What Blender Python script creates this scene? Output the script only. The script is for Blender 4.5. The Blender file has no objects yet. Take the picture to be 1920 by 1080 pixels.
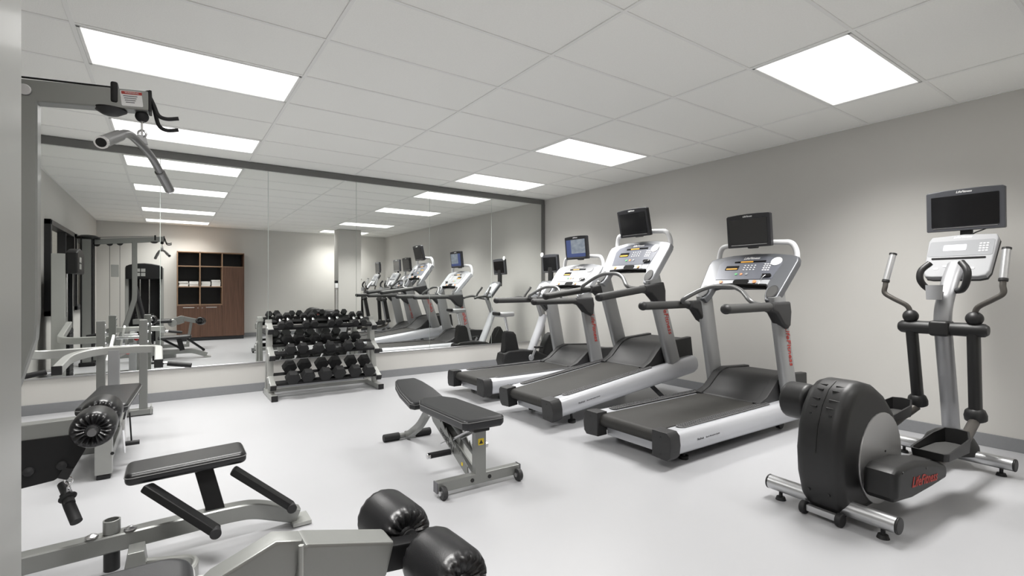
import bpy, bmesh, math, random
from mathutils import Vector, Matrix
random.seed(7)
scene = bpy.context.scene
COL = scene.collection
R = math.radians
# ------------------------------------------------------------------ camera
cam_d = bpy.data.cameras.new('camera')
cam_d.sensor_width = 36.0
cam_d.lens = 36.0 * 925.6 / 1920.0
cam_d.clip_start = 0.02
cam = bpy.data.objects.new('camera', cam_d)
cam.location = (0, 0, 1.22)
cam.rotation_euler = (R(90), 0, R(-34.77))
COL.objects.link(cam)
scene.camera = cam
# ------------------------------------------------------------------ world, exposure
world = bpy.data.worlds.new('world'); scene.world = world
world.use_nodes = True
world.node_tree.nodes['Background'].inputs[0].default_value = (1.0, 0.93, 0.82, 1)
world.node_tree.nodes['Background'].inputs[1].default_value = 0.5
vs = scene.view_settings
vs.view_transform = 'Standard'; vs.look = 'None'; vs.gamma = 1.0
vs.use_curve_mapping = False
vs.exposure = 0.0
PANEL_EMIT = 2.2          # troffer diffuser radiance
LAMP_W = 43.0             # each troffer's lamp, in watts
LAMP_SPREAD = 119         # degrees, prismatic lens cut-off
# ------------------------------------------------------------------ materials
def nodes_of(m):
    return m.node_tree.nodes, m.node_tree.links
def mat(name, col, rough=0.5, metal=0.0, spec=0.5, coat=0.0, noise=0.0, nscale=40.0, bump=0.0, bscale=300.0, coat_rough=0.1):
    m = bpy.data.materials.new(name); m.use_nodes = True
    n, l = nodes_of(m)
    b = n['Principled BSDF']
    b.inputs['Base Color'].default_value = (*col, 1)
    b.inputs['Roughness'].default_value = rough
    b.inputs['Metallic'].default_value = metal
    b.inputs['Specular IOR Level'].default_value = spec
    b.inputs['Coat Weight'].default_value = coat
    b.inputs['Coat Roughness'].default_value = coat_rough
    if noise > 0 or bump > 0:
        tc = n.new('ShaderNodeTexCoord')
    if noise > 0:
        t = n.new('ShaderNodeTexNoise'); t.inputs['Scale'].default_value = nscale
        t.inputs['Detail'].default_value = 4
        l.new(tc.outputs['Object'], t.inputs['Vector'])
        mx = n.new('ShaderNodeMix'); mx.data_type = 'RGBA'
        mx.inputs[6].default_value = (*[max(0, c * (1 - noise)) for c in col], 1)
        mx.inputs[7].default_value = (*[min(1, c * (1 + noise)) for c in col], 1)
        l.new(t.outputs['Fac'], mx.inputs[0]); l.new(mx.outputs[2], b.inputs['Base Color'])
    if bump > 0:
        t2 = n.new('ShaderNodeTexNoise'); t2.inputs['Scale'].default_value = bscale
        l.new(tc.outputs['Object'], t2.inputs['Vector'])
        bp = n.new('ShaderNodeBump'); bp.inputs['Strength'].default_value = bump
        bp.inputs['Distance'].default_value = 0.002
        l.new(t2.outputs['Fac'], bp.inputs['Height']); l.new(bp.outputs['Normal'], b.inputs['Normal'])
    return m
def emis(name, col, s):
    m = bpy.data.materials.new(name); m.use_nodes = True
    n, l = nodes_of(m)
    b = n['Principled BSDF']
    b.inputs['Base Color'].default_value = (*[c * 0.5 for c in col], 1)
    b.inputs['Emission Color'].default_value = (*col, 1)
    b.inputs['Emission Strength'].default_value = s
    return m
M = {}
M['wall'] = mat('wall_paint', (0.59, 0.58, 0.555), 0.75, spec=0.3, noise=0.02, nscale=3, bump=0.06, bscale=220)
M['floor'] = mat('vinyl_floor', (0.415, 0.418, 0.432), 0.34, spec=0.45, noise=0.035, nscale=1.6, bump=0.02, bscale=60)
M['tile'] = mat('acoustic_tile', (0.92, 0.92, 0.89), 0.9, spec=0.1, noise=0.05, nscale=120, bump=0.35, bscale=160)
M['plenum'] = mat('plenum', (0.1, 0.1, 0.1), 0.9)
M['tbar'] = mat('grid_bar', (0.86, 0.86, 0.84), 0.5, spec=0.3)
M['baseboard'] = mat('rubber_base', (0.235, 0.24, 0.25), 0.6, noise=0.05)
M['trim'] = mat('mirror_trim', (0.16, 0.16, 0.155), 0.5, noise=0.03)
M['mirror'] = mat('mirror_silver', (0.86, 0.875, 0.86), 0.0, metal=1.0)
M['mirror_edge'] = mat('mirror_edge', (0.62, 0.68, 0.64), 0.2, spec=0.6)
M['chrome'] = mat('chrome', (0.75, 0.75, 0.76), 0.12, metal=1.0)
M['bright'] = mat('bright_steel', (0.62, 0.62, 0.63), 0.28, metal=1.0)
M['gym'] = mat('gym_silver_paint', (0.235, 0.24, 0.23), 0.36, metal=0.45, spec=0.5, coat=0.15, noise=0.02, nscale=200)
M['gymlight'] = mat('gym_light_paint', (0.36, 0.365, 0.35), 0.36, metal=0.35, coat=0.15)
M['white_metal'] = mat('white_metal', (0.78, 0.78, 0.76), 0.35)
M['vinyl'] = mat('black_vinyl', (0.0085, 0.0085, 0.0095), 0.33, spec=0.55, bump=0.12, bscale=420)
M['vinylgrey'] = mat('charcoal_vinyl', (0.014, 0.0145, 0.0165), 0.4, spec=0.5, bump=0.12, bscale=420)
M['piping'] = mat('pad_piping', (0.2, 0.2, 0.2), 0.3)
M['rubber'] = mat('black_rubber', (0.014, 0.014, 0.015), 0.6, spec=0.4, noise=0.1, nscale=90)
M['blackgloss'] = mat('black_gloss', (0.009, 0.009, 0.01), 0.18, spec=0.5)
M['blackpaint'] = mat('black_paint', (0.006, 0.006, 0.0065), 0.45, spec=0.35)
M['tm_silver'] = mat('treadmill_silver', (0.56, 0.57, 0.60), 0.36, metal=0.3, coat=0.2, noise=0.015, nscale=120)
M['tm_upright'] = mat('upright_silver', (0.36, 0.365, 0.37), 0.42, metal=0.5, coat=0.1)
M['tm_dark'] = mat('treadmill_charcoal', (0.029, 0.029, 0.030), 0.5, spec=0.4, bump=0.1, bscale=500)
M['tm_grip'] = mat('handle_grey', (0.047, 0.047, 0.046), 0.58, bump=0.1, bscale=300)
M['console_silver'] = mat('console_silver', (0.40, 0.41, 0.43), 0.46, spec=0.35, metal=0.25, coat=0.05)
M['console_grey'] = mat('console_grey', (0.115, 0.12, 0.13), 0.38, metal=0.3, coat=0.15)
M['console_face'] = mat('console_face', (0.13, 0.137, 0.16), 0.34, metal=0.15, coat=0.1, noise=0.06, nscale=14)
M['console_white'] = mat('console_white', (0.31, 0.315, 0.325), 0.55, spec=0.25, metal=0.0, coat=0.0)
M['belt'] = mat('running_belt', (0.034, 0.033, 0.031), 0.6, spec=0.35, noise=0.14, nscale=7, bump=0.15, bscale=500)
M['screen'] = mat('screen_off', (0.010, 0.010, 0.011), 0.09, spec=0.5)
M['bezel'] = mat('bezel', (0.06, 0.062, 0.07), 0.35, spec=0.45)
M['bezel_dark'] = mat('bezel_dark', (0.022, 0.022, 0.025), 0.3, spec=0.45)
M['ell_dark'] = mat('elliptical_charcoal', (0.0145, 0.0145, 0.0150), 0.45, spec=0.45, bump=0.1, bscale=400)
M['ell_disc'] = mat('disc_silver', (0.50, 0.50, 0.50), 0.35, metal=0.6)
M['ell_tube'] = mat('bronze_grey_tube', (0.10, 0.093, 0.085), 0.42, metal=0.5)
M['alu'] = mat('polished_aluminium', (0.55, 0.555, 0.565), 0.33, metal=0.85)
M['ledge'] = mat('ledge_black', (0.006, 0.006, 0.006), 0.7, spec=0.15)
M['ell_console'] = mat('elliptical_console', (0.32, 0.325, 0.335), 0.6, spec=0.2)
M['ell_panel'] = mat('elliptical_panel', (0.24, 0.246, 0.256), 0.6, spec=0.2)
M['strip'] = mat('grip_strip_grey', (0.10, 0.10, 0.102), 0.6)
M['mast'] = mat('mast_silver', (0.40, 0.405, 0.42), 0.42, metal=0.55)
M['loop'] = mat('loop_white', (0.66, 0.665, 0.675), 0.35)
M['bar_grey'] = mat('bar_grey', (0.17, 0.172, 0.172), 0.36, metal=0.5)
M['darksteel'] = mat('dark_steel', (0.20, 0.20, 0.20), 0.3, metal=0.8)
M['red'] = mat('red_print', (0.42, 0.035, 0.025), 0.5)
M['redknob'] = mat('red_knob', (0.5, 0.02, 0.02), 0.25)
M['white_print'] = mat('white_print', (0.8, 0.8, 0.8), 0.45)
M['grey_print'] = mat('grey_print', (0.12, 0.12, 0.13), 0.5)
M['black_print'] = mat('black_print', (0.01, 0.01, 0.01), 0.5)
M['yellow'] = mat('yellow_sticker', (0.75, 0.55, 0.02), 0.5)
M['amber'] = mat('amber_display', (0.75, 0.36, 0.04), 0.4)
M['green'] = mat('green_button', (0.10, 0.42, 0.16), 0.4)
M['orange'] = mat('orange_button', (0.7, 0.28, 0.12), 0.4)
M['hex'] = mat('hex_rubber', (0.011, 0.011, 0.0115), 0.52, spec=0.4, noise=0.1, nscale=60)
M['towel'] = mat('white_towel', (0.82, 0.81, 0.79), 0.95, spec=0.1, bump=0.5, bscale=250)
M['winframe'] = mat('window_frame', (0.025, 0.025, 0.028), 0.45)
M['cabdark'] = mat('cabinet_back', (0.013, 0.013, 0.015), 0.5)
M['cabedge'] = mat('cabinet_edge', (0.30, 0.19, 0.12), 0.5)
M['corridor'] = mat('corridor_wall', (0.32, 0.29, 0.23), 0.8)
M['screw'] = mat('dark_screw', (0.008, 0.008, 0.008), 0.4)
M['tread_white'] = mat('towel_white_plastic', (0.85, 0.85, 0.85), 0.3)
def wood(name, c1, c2):
    m = bpy.data.materials.new(name); m.use_nodes = True
    n, l = nodes_of(m); b = n['Principled BSDF']
    tc = n.new('ShaderNodeTexCoord'); mp = n.new('ShaderNodeMapping')
    mp.inputs['Scale'].default_value = (34, 34, 1.2)
    t = n.new('ShaderNodeTexNoise'); t.inputs['Scale'].default_value = 1.5; t.inputs['Detail'].default_value = 8
    cr = n.new('ShaderNodeValToRGB')
    cr.color_ramp.elements[0].color = (*c1, 1); cr.color_ramp.elements[1].color = (*c2, 1)
    cr.color_ramp.elements[0].position = 0.3; cr.color_ramp.elements[1].position = 0.72
    l.new(tc.outputs['Object'], mp.inputs[0]); l.new(mp.outputs[0], t.inputs['Vector'])
    l.new(t.outputs['Fac'], cr.inputs[0]); l.new(cr.outputs[0], b.inputs['Base Color'])
    b.inputs['Roughness'].default_value = 0.45
    return m
M['wood'] = wood('walnut_veneer', (0.075, 0.034, 0.020), (0.15, 0.075, 0.046))
def diffuser_mat(name, ribs):
    m = bpy.data.materials.new(name); m.use_nodes = True
    n, l = nodes_of(m); b = n['Principled BSDF']
    b.inputs['Base Color'].default_value = (0.6, 0.6, 0.6, 1)
    b.inputs['Roughness'].default_value = 0.3
    b.inputs['Emission Color'].default_value = (1.0, 0.985, 0.965, 1)
    b.inputs['Emission Strength'].default_value = PANEL_EMIT
    if ribs:
        tc = n.new('ShaderNodeTexCoord')
        w1 = n.new('ShaderNodeTexWave'); w1.wave_type = 'BANDS'; w1.bands_direction = 'X'
        w1.inputs['Scale'].default_value = 14.0
        w2 = n.new('ShaderNodeTexWave'); w2.wave_type = 'BANDS'; w2.bands_direction = 'Y'
        w2.inputs['Scale'].default_value = 2.6
        ad = n.new('ShaderNodeMath'); ad.operation = 'ADD'
        mr = n.new('ShaderNodeMapRange')
        mr.inputs[1].default_value = 0; mr.inputs[2].default_value = 2
        mr.inputs[3].default_value = PANEL_EMIT * 0.80; mr.inputs[4].default_value = PANEL_EMIT * 1.2
        l.new(tc.outputs['Object'], w1.inputs['Vector']); l.new(tc.outputs['Object'], w2.inputs['Vector'])
        l.new(w1.outputs['Fac'], ad.inputs[0]); l.new(w2.outputs['Fac'], ad.inputs[1])
        l.new(ad.outputs[0], mr.inputs[0]); l.new(mr.outputs[0], b.inputs['Emission Strength'])
    return m
M['diffuser'] = diffuser_mat('troffer_diffuser', False)
M['diffuser_rib'] = diffuser_mat('troffer_prismatic', True)
def glass_mat():
    m = bpy.data.materials.new('window_glass'); m.use_nodes = True
    b = m.node_tree.nodes['Principled BSDF']
    b.inputs['Base Color'].default_value = (0.95, 0.97, 0.96, 1)
    b.inputs['Transmission Weight'].default_value = 1.0
    b.inputs['Roughness'].default_value = 0.02
    b.inputs['IOR'].default_value = 1.1
    return m
M['glass'] = glass_mat()
def screen_on():
    m = bpy.data.materials.new('screen_lit'); m.use_nodes = True
    n, l = nodes_of(m); b = n['Principled BSDF']
    tc = n.new('ShaderNodeTexCoord'); sp = n.new('ShaderNodeSeparateXYZ')
    l.new(tc.outputs['Generated'], sp.inputs[0])
    # left menu column in blue, bottom bar in blue, remaining picture grey blue
    def gt(sock, v):
        k = n.new('ShaderNodeMath'); k.operation = 'LESS_THAN'; k.inputs[1].default_value = v
        l.new(sock, k.inputs[0]); return k.outputs[0]
    left = n.new('ShaderNodeMath'); left.operation = 'GREATER_THAN'; left.inputs[1].default_value = 0.74
    l.new(sp.outputs[1], left.inputs[0])
    bot = gt(sp.outputs[2], 0.2)
    mxx = n.new('ShaderNodeMath'); mxx.operation = 'MAXIMUM'
    l.new(left.outputs[0], mxx.inputs[0]); l.new(bot, mxx.inputs[1])
    no = n.new('ShaderNodeTexNoise'); no.inputs['Scale'].default_value = 5
    l.new(tc.outputs['Generated'], no.inputs['Vector'])
    cr = n.new('ShaderNodeValToRGB')
    cr.color_ramp.elements[0].color = (0.12, 0.16, 0.22, 1); cr.color_ramp.elements[1].color = (0.42, 0.46, 0.50, 1)
    l.new(no.outputs['Fac'], cr.inputs[0])
    mx = n.new('ShaderNodeMix'); mx.data_type = 'RGBA'
    mx.inputs[7].default_value = (0.05, 0.08, 0.24, 1)
    l.new(mxx.outputs[0], mx.inputs[0]); l.new(cr.outputs[0], mx.inputs[6])
    b.inputs['Base Color'].default_value = (0.01, 0.01, 0.01, 1)
    b.inputs['Roughness'].default_value = 0.5
    l.new(mx.outputs[2], b.inputs['Emission Color']); b.inputs['Emission Strength'].default_value = 0.8
    return m
M['screen_on'] = screen_on()
# ------------------------------------------------------------------ mesh helpers
def V(*a): return Vector(a)
def frame_z(d, up=None):
    d = Vector(d).normalized()
    up = Vector(up) if up else (Vector((0, 0, 1)) if abs(d.z) < 0.95 else Vector((1, 0, 0)))
    x = up.cross(d)
    if x.length < 1e-6: x = Vector((1, 0, 0)).cross(d)
    x.normalize(); y = d.cross(x)
    return x, y, d
class B:
    """collects shapes for ONE mesh object"""
    def __init__(s): s.bm = bmesh.new()
    def _merge(s, tmp, mtx=None):
        if mtx is not None: bmesh.ops.transform(tmp, matrix=mtx, verts=tmp.verts)
        me = bpy.data.meshes.new('t'); tmp.to_mesh(me); tmp.free()
        s.bm.from_mesh(me); bpy.data.meshes.remove(me); return s
    def box(s, c, size, bev=0.0, seg=2, rot=None):
        t = bmesh.new(); bmesh.ops.create_cube(t, size=1.0)
        bmesh.ops.scale(t, vec=Vector(size), verts=t.verts)
        if bev > 0: bmesh.ops.bevel(t, geom=list(t.edges), offset=min(bev, min(size) * 0.49), segments=seg, affect='EDGES', profile=0.5)
        m = Matrix.Translation(Vector(c))
        if rot is not None: m = m @ rot.to_4x4()
        return s._merge(t, m)
    def beam(s, p0, p1, w, h, bev=0.006, up=None, ext=0.0):
        p0, p1 = Vector(p0), Vector(p1); d = (p1 - p0); L = d.length + ext * 2
        x, y, z = frame_z(d, up)
        rot = Matrix((x, y, z)).transposed()
        return s.box((p0 + p1) / 2, (w, h, L), bev, 2, rot)
    def cyl(s, p0, p1, r, r2=None, n=20, bev=0.0):
        p0, p1 = Vector(p0), Vector(p1); d = p1 - p0
        t = bmesh.new()
        bmesh.ops.create_cone(t, cap_ends=True, segments=n, radius1=r, radius2=r if r2 is None else r2, depth=d.length)
        if bev > 0:
            es = [e for e in t.edges if len(e.link_faces) == 2 and any(len(f.verts) > 4 for f in e.link_faces)]
            bmesh.ops.bevel(t, geom=es, offset=bev, segments=3, affect='EDGES', profile=0.5)
        x, y, z = frame_z(d)
        m = Matrix.Translation((p0 + p1) / 2) @ Matrix((x, y, z)).transposed().to_4x4()
        return s._merge(t, m)
    def sweep(s, pts, prof, up=None, closed=False):
        """sweep closed 2D profile [(a,b)] along points"""
        pts = [Vector(p) for p in pts]; n = len(pts); k = len(prof)
        rings = []; px = None
        for i, p in enumerate(pts):
            if closed: d = pts[(i + 1) % n] - pts[i - 1]
            else: d = (pts[min(i + 1, n - 1)] - pts[max(i - 1, 0)])
            d.normalize()
            if up is not None: x, y, z = frame_z(d, up)
            elif px is None: x, y, z = frame_z(d)
            else:
                x = (px - d * px.dot(d)).normalized(); y = d.cross(x)
            px = x
            sc = 1.0
            if 0 < i < n - 1 or closed:
                a = (pts[i] - pts[i - 1]).normalized(); c = d.dot(a); sc = 1.0 / max(0.5, c)
            rings.append([s.bm.verts.new(p + x * (a * sc if False else a) + y * b) for a, b in prof])
        rng = range(n if closed else n - 1)
        for i in rng:
            r0, r1 = rings[i], rings[(i + 1) % n]
            for j in range(k):
                s.bm.faces.new((r0[j], r0[(j + 1) % k], r1[(j + 1) % k], r1[j]))
        if not closed:
            s.bm.faces.new(rings[0][::-1]); s.bm.faces.new(rings[-1])
        return s
    def tube(s, pts, r, n=12, smooth=0, up=None):
        if smooth: pts = catmull(pts, smooth)
        return s.sweep(pts, [(r * math.cos(2 * math.pi * i / n), r * math.sin(2 * math.pi * i / n)) for i in range(n)], up)
    def rtube(s, pts, w, h, up=(0, 0, 1), smooth=0, c=0.006):
        if smooth: pts = catmull(pts, smooth)
        a, b = w / 2, h / 2
        prof = [(a - c, -b), (a, -b + c), (a, b - c), (a - c, b), (-a + c, b), (-a, b - c), (-a, -b + c), (-a + c, -b)]
        return s.sweep(pts, prof, up)
    def prism(s, poly, org, ax, ay, depth, bev=0.0, seg=2, center=True):
        """extrude 2D polygon lying in axes ax, ay by depth along ax x ay"""
        ax, ay = Vector(ax).normalized(), Vector(ay).normalized(); az = ax.cross(ay)
        t = bmesh.new()
        o = -depth / 2 if center else 0
        v0 = [t.verts.new((a, b, o)) for a, b in poly]; v1 = [t.verts.new((a, b, o + depth)) for a, b in poly]
        k = len(poly)
        f0 = t.faces.new(v0[::-1]); f1 = t.faces.new(v1)
        for j in range(k): t.faces.new((v0[j], v0[(j + 1) % k], v1[(j + 1) % k], v1[j]))
        bmesh.ops.recalc_face_normals(t, faces=t.faces)
        if bev > 0:
            es = list(set(f0.edges) | set(f1.edges))
            bmesh.ops.bevel(t, geom=es, offset=bev, segments=seg, affect='EDGES', profile=0.5)
        bmesh.ops.triangulate(t, faces=[f for f in t.faces if len(f.verts) > 4])
        m = Matrix.Translation(Vector(org)) @ Matrix((ax, ay, az)).transposed().to_4x4()
        return s._merge(t, m)
    def lathe(s, prof, p0, d, n=24, mod=None):
        """profile [(r, t)] about axis from p0 along d; mod(angle, k) scales radius"""
        x, y, z = frame_z(d); p0 = Vector(p0); rings = []
        for q, (r, t) in enumerate(prof):
            ring = []
            for i in range(n):
                a = 2 * math.pi * i / n
                rr, tt = r, t
                if mod: rr, tt = mod(a, q, r, t)
                ring.append(s.bm.verts.new(p0 + z * tt + (x * math.cos(a) + y * math.sin(a)) * rr))
            rings.append(ring)
        for q in range(len(prof) - 1):
            for i in range(n):
                s.bm.faces.new((rings[q][i], rings[q][(i + 1) % n], rings[q + 1][(i + 1) % n], rings[q + 1][i]))
        if prof[0][0] > 1e-5: s.bm.faces.new(rings[0][::-1])
        if prof[-1][0] > 1e-5: s.bm.faces.new(rings[-1])
        return s
    def ball(s, c, r, sc=(1, 1, 1), n=20):
        t = bmesh.new(); bmesh.ops.create_uvsphere(t, u_segments=n, v_segments=n // 2 + 2, radius=r)
        bmesh.ops.scale(t, vec=Vector(sc), verts=t.verts)
        return s._merge(t, Matrix.Translation(Vector(c)))
    def ring(s, c, d, Rr, r, n=20, k=8):
        x, y, z = frame_z(d); c = Vector(c)
        pts = [c + (x * math.cos(2 * math.pi * i / n) + y * math.sin(2 * math.pi * i / n)) * Rr for i in range(n)]
        return s.sweep(pts, [(r * math.cos(2 * math.pi * i / k), r * math.sin(2 * math.pi * i / k)) for i in range(k)], up=z, closed=True)
    def done(s, name, m, parent=None, loc=None, sharp=38):
        bmesh.ops.remove_doubles(s.bm, verts=s.bm.verts, dist=1e-5)
        bmesh.ops.recalc_face_normals(s.bm, faces=s.bm.faces)
        me = bpy.data.meshes.new(name); s.bm.to_mesh(me); s.bm.free()
        me.polygons.foreach_set('use_smooth', [True] * len(me.polygons))
        me.set_sharp_from_angle(angle=R(sharp))
        me.materials.append(M[m])
        o = bpy.data.objects.new(name, me); COL.objects.link(o)
        if parent: o.parent = parent
        if loc: o.location = loc
        wn = o.modifiers.new('weighted_normal', 'WEIGHTED_NORMAL'); wn.keep_sharp = True; wn.weight = 80
        if name in ('keypad', 'grip_dots', 'label_lines', 'vent_slot'): o['kind'] = 'stuff'
        return o
def catmull(pts, k):
    P = [Vector(p) for p in pts]
    P = [P[0] * 2 - P[1]] + P + [P[-1] * 2 - P[-2]]
    out = []
    for i in range(1, len(P) - 2):
        for j in range(k):
            t = j / k
            a, b, c, d = P[i - 1], P[i], P[i + 1], P[i + 2]
            out.append(0.5 * ((2 * b) + (c - a) * t + (2 * a - 5 * b + 4 * c - d) * t * t + (3 * b - a - 3 * c + d) * t ** 3))
    out.append(P[-2]); return out
def fillet(pts, r, k=5):
    """round the corners of a polyline"""
    P = [Vector(p) for p in pts]; out = [P[0]]
    for i in range(1, len(P) - 1):
        a, b, c = P[i - 1], P[i], P[i + 1]
        d1 = (a - b); d2 = (c - b); q = min(r, d1.length * 0.45, d2.length * 0.45)
        s, e = b + d1.normalized() * q, b + d2.normalized() * q
        for j in range(k + 1):
            t = j / k; out.append(s * (1 - t) ** 2 + b * 2 * t * (1 - t) + e * t * t)
    out.append(P[-1]); return out
def rrect(w, h, r, k=4):
    pts = []
    for cx, cy, a0 in ((w / 2 - r, h / 2 - r, 0), (-w / 2 + r, h / 2 - r, 90), (-w / 2 + r, -h / 2 + r, 180), (w / 2 - r, -h / 2 + r, 270)):
        for i in range(k + 1):
            a = R(a0 + 90 * i / k); pts.append((cx + r * math.cos(a), cy + r * math.sin(a)))
    return pts
def ellipse(a, b, n=24, cx=0, cy=0): return [(cx + a * math.cos(2 * math.pi * i / n), cy + b * math.sin(2 * math.pi * i / n)) for i in range(n)]
def empty(name, loc=(0, 0, 0), rz=0.0, label=None, cat=None, group=None):
    o = bpy.data.objects.new(name, None); COL.objects.link(o)
    o.location = loc; o.rotation_euler = (0, 0, rz); o.empty_display_size = 0.1
    if label: o['label'] = label; o['category'] = cat
    if group: o['group'] = group
    return o
def tag(o, label=None, cat=None, group=None, kind=None):
    if label: o['label'] = label
    if cat: o['category'] = cat
    if group: o['group'] = group
    if kind: o['kind'] = kind
    return o
def text(s, name, size, org, ax, ay, m, parent, bold=0.0, shear=0.0, ext=0.0006, align='CENTER'):
    cu = bpy.data.curves.new('txt', 'FONT'); cu.body = s; cu.size = size; cu.extrude = ext
    cu.offset = bold; cu.shear = shear; cu.align_x = align; cu.align_y = 'CENTER'; cu.resolution_u = 2
    to = bpy.data.objects.new('txt', cu); COL.objects.link(to)
    dg = bpy.context.evaluated_depsgraph_get(); dg.update()
    me = bpy.data.meshes.new_from_object(to.evaluated_get(dg))
    bpy.data.objects.remove(to); bpy.data.curves.remove(cu)
    ax, ay = Vector(ax).normalized(), Vector(ay).normalized(); az = ax.cross(ay)
    me.transform(Matrix.Translation(Vector(org)) @ Matrix((ax, ay, az)).transposed().to_4x4())
    me.materials.clear(); me.materials.append(M[m]); me.name = name
    o = bpy.data.objects.new(name, me); COL.objects.link(o); o.parent = parent
    return o
def copy_tree(o, parent=None):
    c = o.copy(); COL.objects.link(c); c.parent = parent
    for ch in list(o.children): copy_tree(ch, c)
    return c
# ================================================================== ROOM
X0, X1, Y0, Y1, H = -1.3, 5.18, -0.95, 6.51, 2.694
TH = 0.1
tag(B().box(((X0 + X1) / 2, (Y0 + Y1) / 2, -0.05), (X1 - X0 + 0.3, Y1 - Y0 + 0.3, 0.1)).done('floor', 'floor'), 'pale grey sheet vinyl floor of the gym', kind='structure')
tag(B().box((X1 + TH / 2, (Y0 + Y1) / 2, 1.4), (TH, Y1 - Y0 + 0.2, 2.8)).done('wall_right', 'wall'), 'plain warm grey wall behind the treadmills', kind='structure')
tag(B().box(((X0 + X1) / 2, Y1 + TH / 2, 1.4), (X1 - X0 + 0.2, TH, 2.8)).done('wall_back', 'wall'), 'grey wall that carries the mirror panels', kind='structure')
tag(B().box(((X0 + X1) / 2, Y0 - TH / 2, 1.4), (X1 - X0 + 0.2, TH, 2.8)).done('wall_front', 'wall'), 'grey wall behind the wooden towel cabinet', kind='structure')
# left wall with two window openings
WINS = [(2.55, 4.5, 0.86, 2.1), (0.85, 2.35, 0.86, 2.1)]
wl = B(); xc = X0 - TH / 2
wl.box((xc, (Y0 + Y1) / 2, 0.43), (TH, Y1 - Y0 + 0.2, 0.86)); wl.box((xc, (Y0 + Y1) / 2, 2.45), (TH, Y1 - Y0 + 0.2, 0.70))
for a, b in ((Y0 - 0.1, 0.85), (2.35, 2.55), (4.5, Y1 + 0.1)): wl.box((xc, (a + b) / 2, 1.48), (TH, b - a, 1.24))
tag(wl.done('wall_left', 'wall'), 'grey wall with dark framed interior windows', kind='structure')
for i, (a, b, c, d) in enumerate(WINS):
    w = empty('window_%d' % (i + 1), (X0, (a + b) / 2, c)); tag(w, 'dark framed interior window beside the cable columns', kind='structure')
    f = B(); W, Hh = b - a, d - c; t = 0.07
    f.box((0, 0, t / 2), (0.13, W, t), 0.006); f.box((0, 0, Hh - t / 2), (0.13, W, t), 0.006)
    f.box((0, -W / 2 + t / 2, Hh / 2), (0.13, t, Hh), 0.006); f.box((0, W / 2 - t / 2, Hh / 2), (0.13, t, Hh), 0.006)
    f.done('window_frame', 'winframe', w)
    if i == 0: B().box((0, -0.25, Hh / 2), (0.10, 0.06, Hh - 0.12), 0.004).done('mullion', 'winframe', w)
    B().box((-0.04, 0, Hh / 2), (0.008, W - 0.12, Hh - 0.12)).done('pane', 'glass', w)
# corridor beyond the windows
cw = tag(B().box((-2.75, 2.5, 1.4), (0.1, 6.5, 2.8)).done('wall_corridor', 'corridor'), 'beige corridor wall seen through the windows', kind='structure')
dr = empty('door_1', (-2.68, 3.6, 0)); tag(dr, 'brown wooden corridor door seen through the window', kind='structure')
B().box((0, 0, 1.05), (0.05, 0.9, 2.1), 0.004).done('door_leaf', 'wood', dr)
B().box((0.02, 0, 2.13), (0.06, 1.02, 0.06), 0.004).box((0.02, -0.48, 1.05), (0.06, 0.06, 2.1), 0.004).box((0.02, 0.48, 1.05), (0.06, 0.06, 2.1), 0.004).done('door_frame', 'winframe', dr)
# freestanding pillar by the far elliptical
tag(B().box((3.76, 0.19, H / 2), (0.57, 0.38, H), 0.004).done('trim_1', 'wall'), 'square grey pillar standing between the two elliptical machines', kind='structure')
pb = B(); 
for s in (-1, 1):
    pb.box((3.76, 0.19 + s * 0.194, 0.05), (0.59, 0.008, 0.1)); pb.box((3.76 + s * 0.289, 0.19, 0.05), (0.008, 0.396, 0.1))
tag(pb.done('baseboard_pillar', 'baseboard'), 'dark grey base strip around the pillar', kind='structure')
# baseboards
def bboard(name, c, s, lab): tag(B().box(c, s, 0.003).done(name, 'baseboard'), lab, kind='structure')
bboard('baseboard_right', (X1 - 0.006, (Y0 + Y1) / 2, 0.05), (0.012, Y1 - Y0 - 0.03, 0.1), 'grey rubber base strip along the treadmill wall')
bboard('baseboard_back', ((X0 + X1) / 2, Y1 - 0.006, 0.05), (X1 - X0 - 0.03, 0.012, 0.1), 'grey rubber base strip under the mirrors')
bboard('baseboard_front', ((X0 + X1) / 2, Y0 + 0.006, 0.05), (X1 - X0 - 0.03, 0.012, 0.1), 'grey rubber base strip behind the cabinet')
bboard('baseboard_left', (X0 + 0.006, (Y0 + Y1) / 2, 0.05), (0.012, Y1 - Y0 - 0.03, 0.1), 'grey rubber base strip under the windows')
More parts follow.
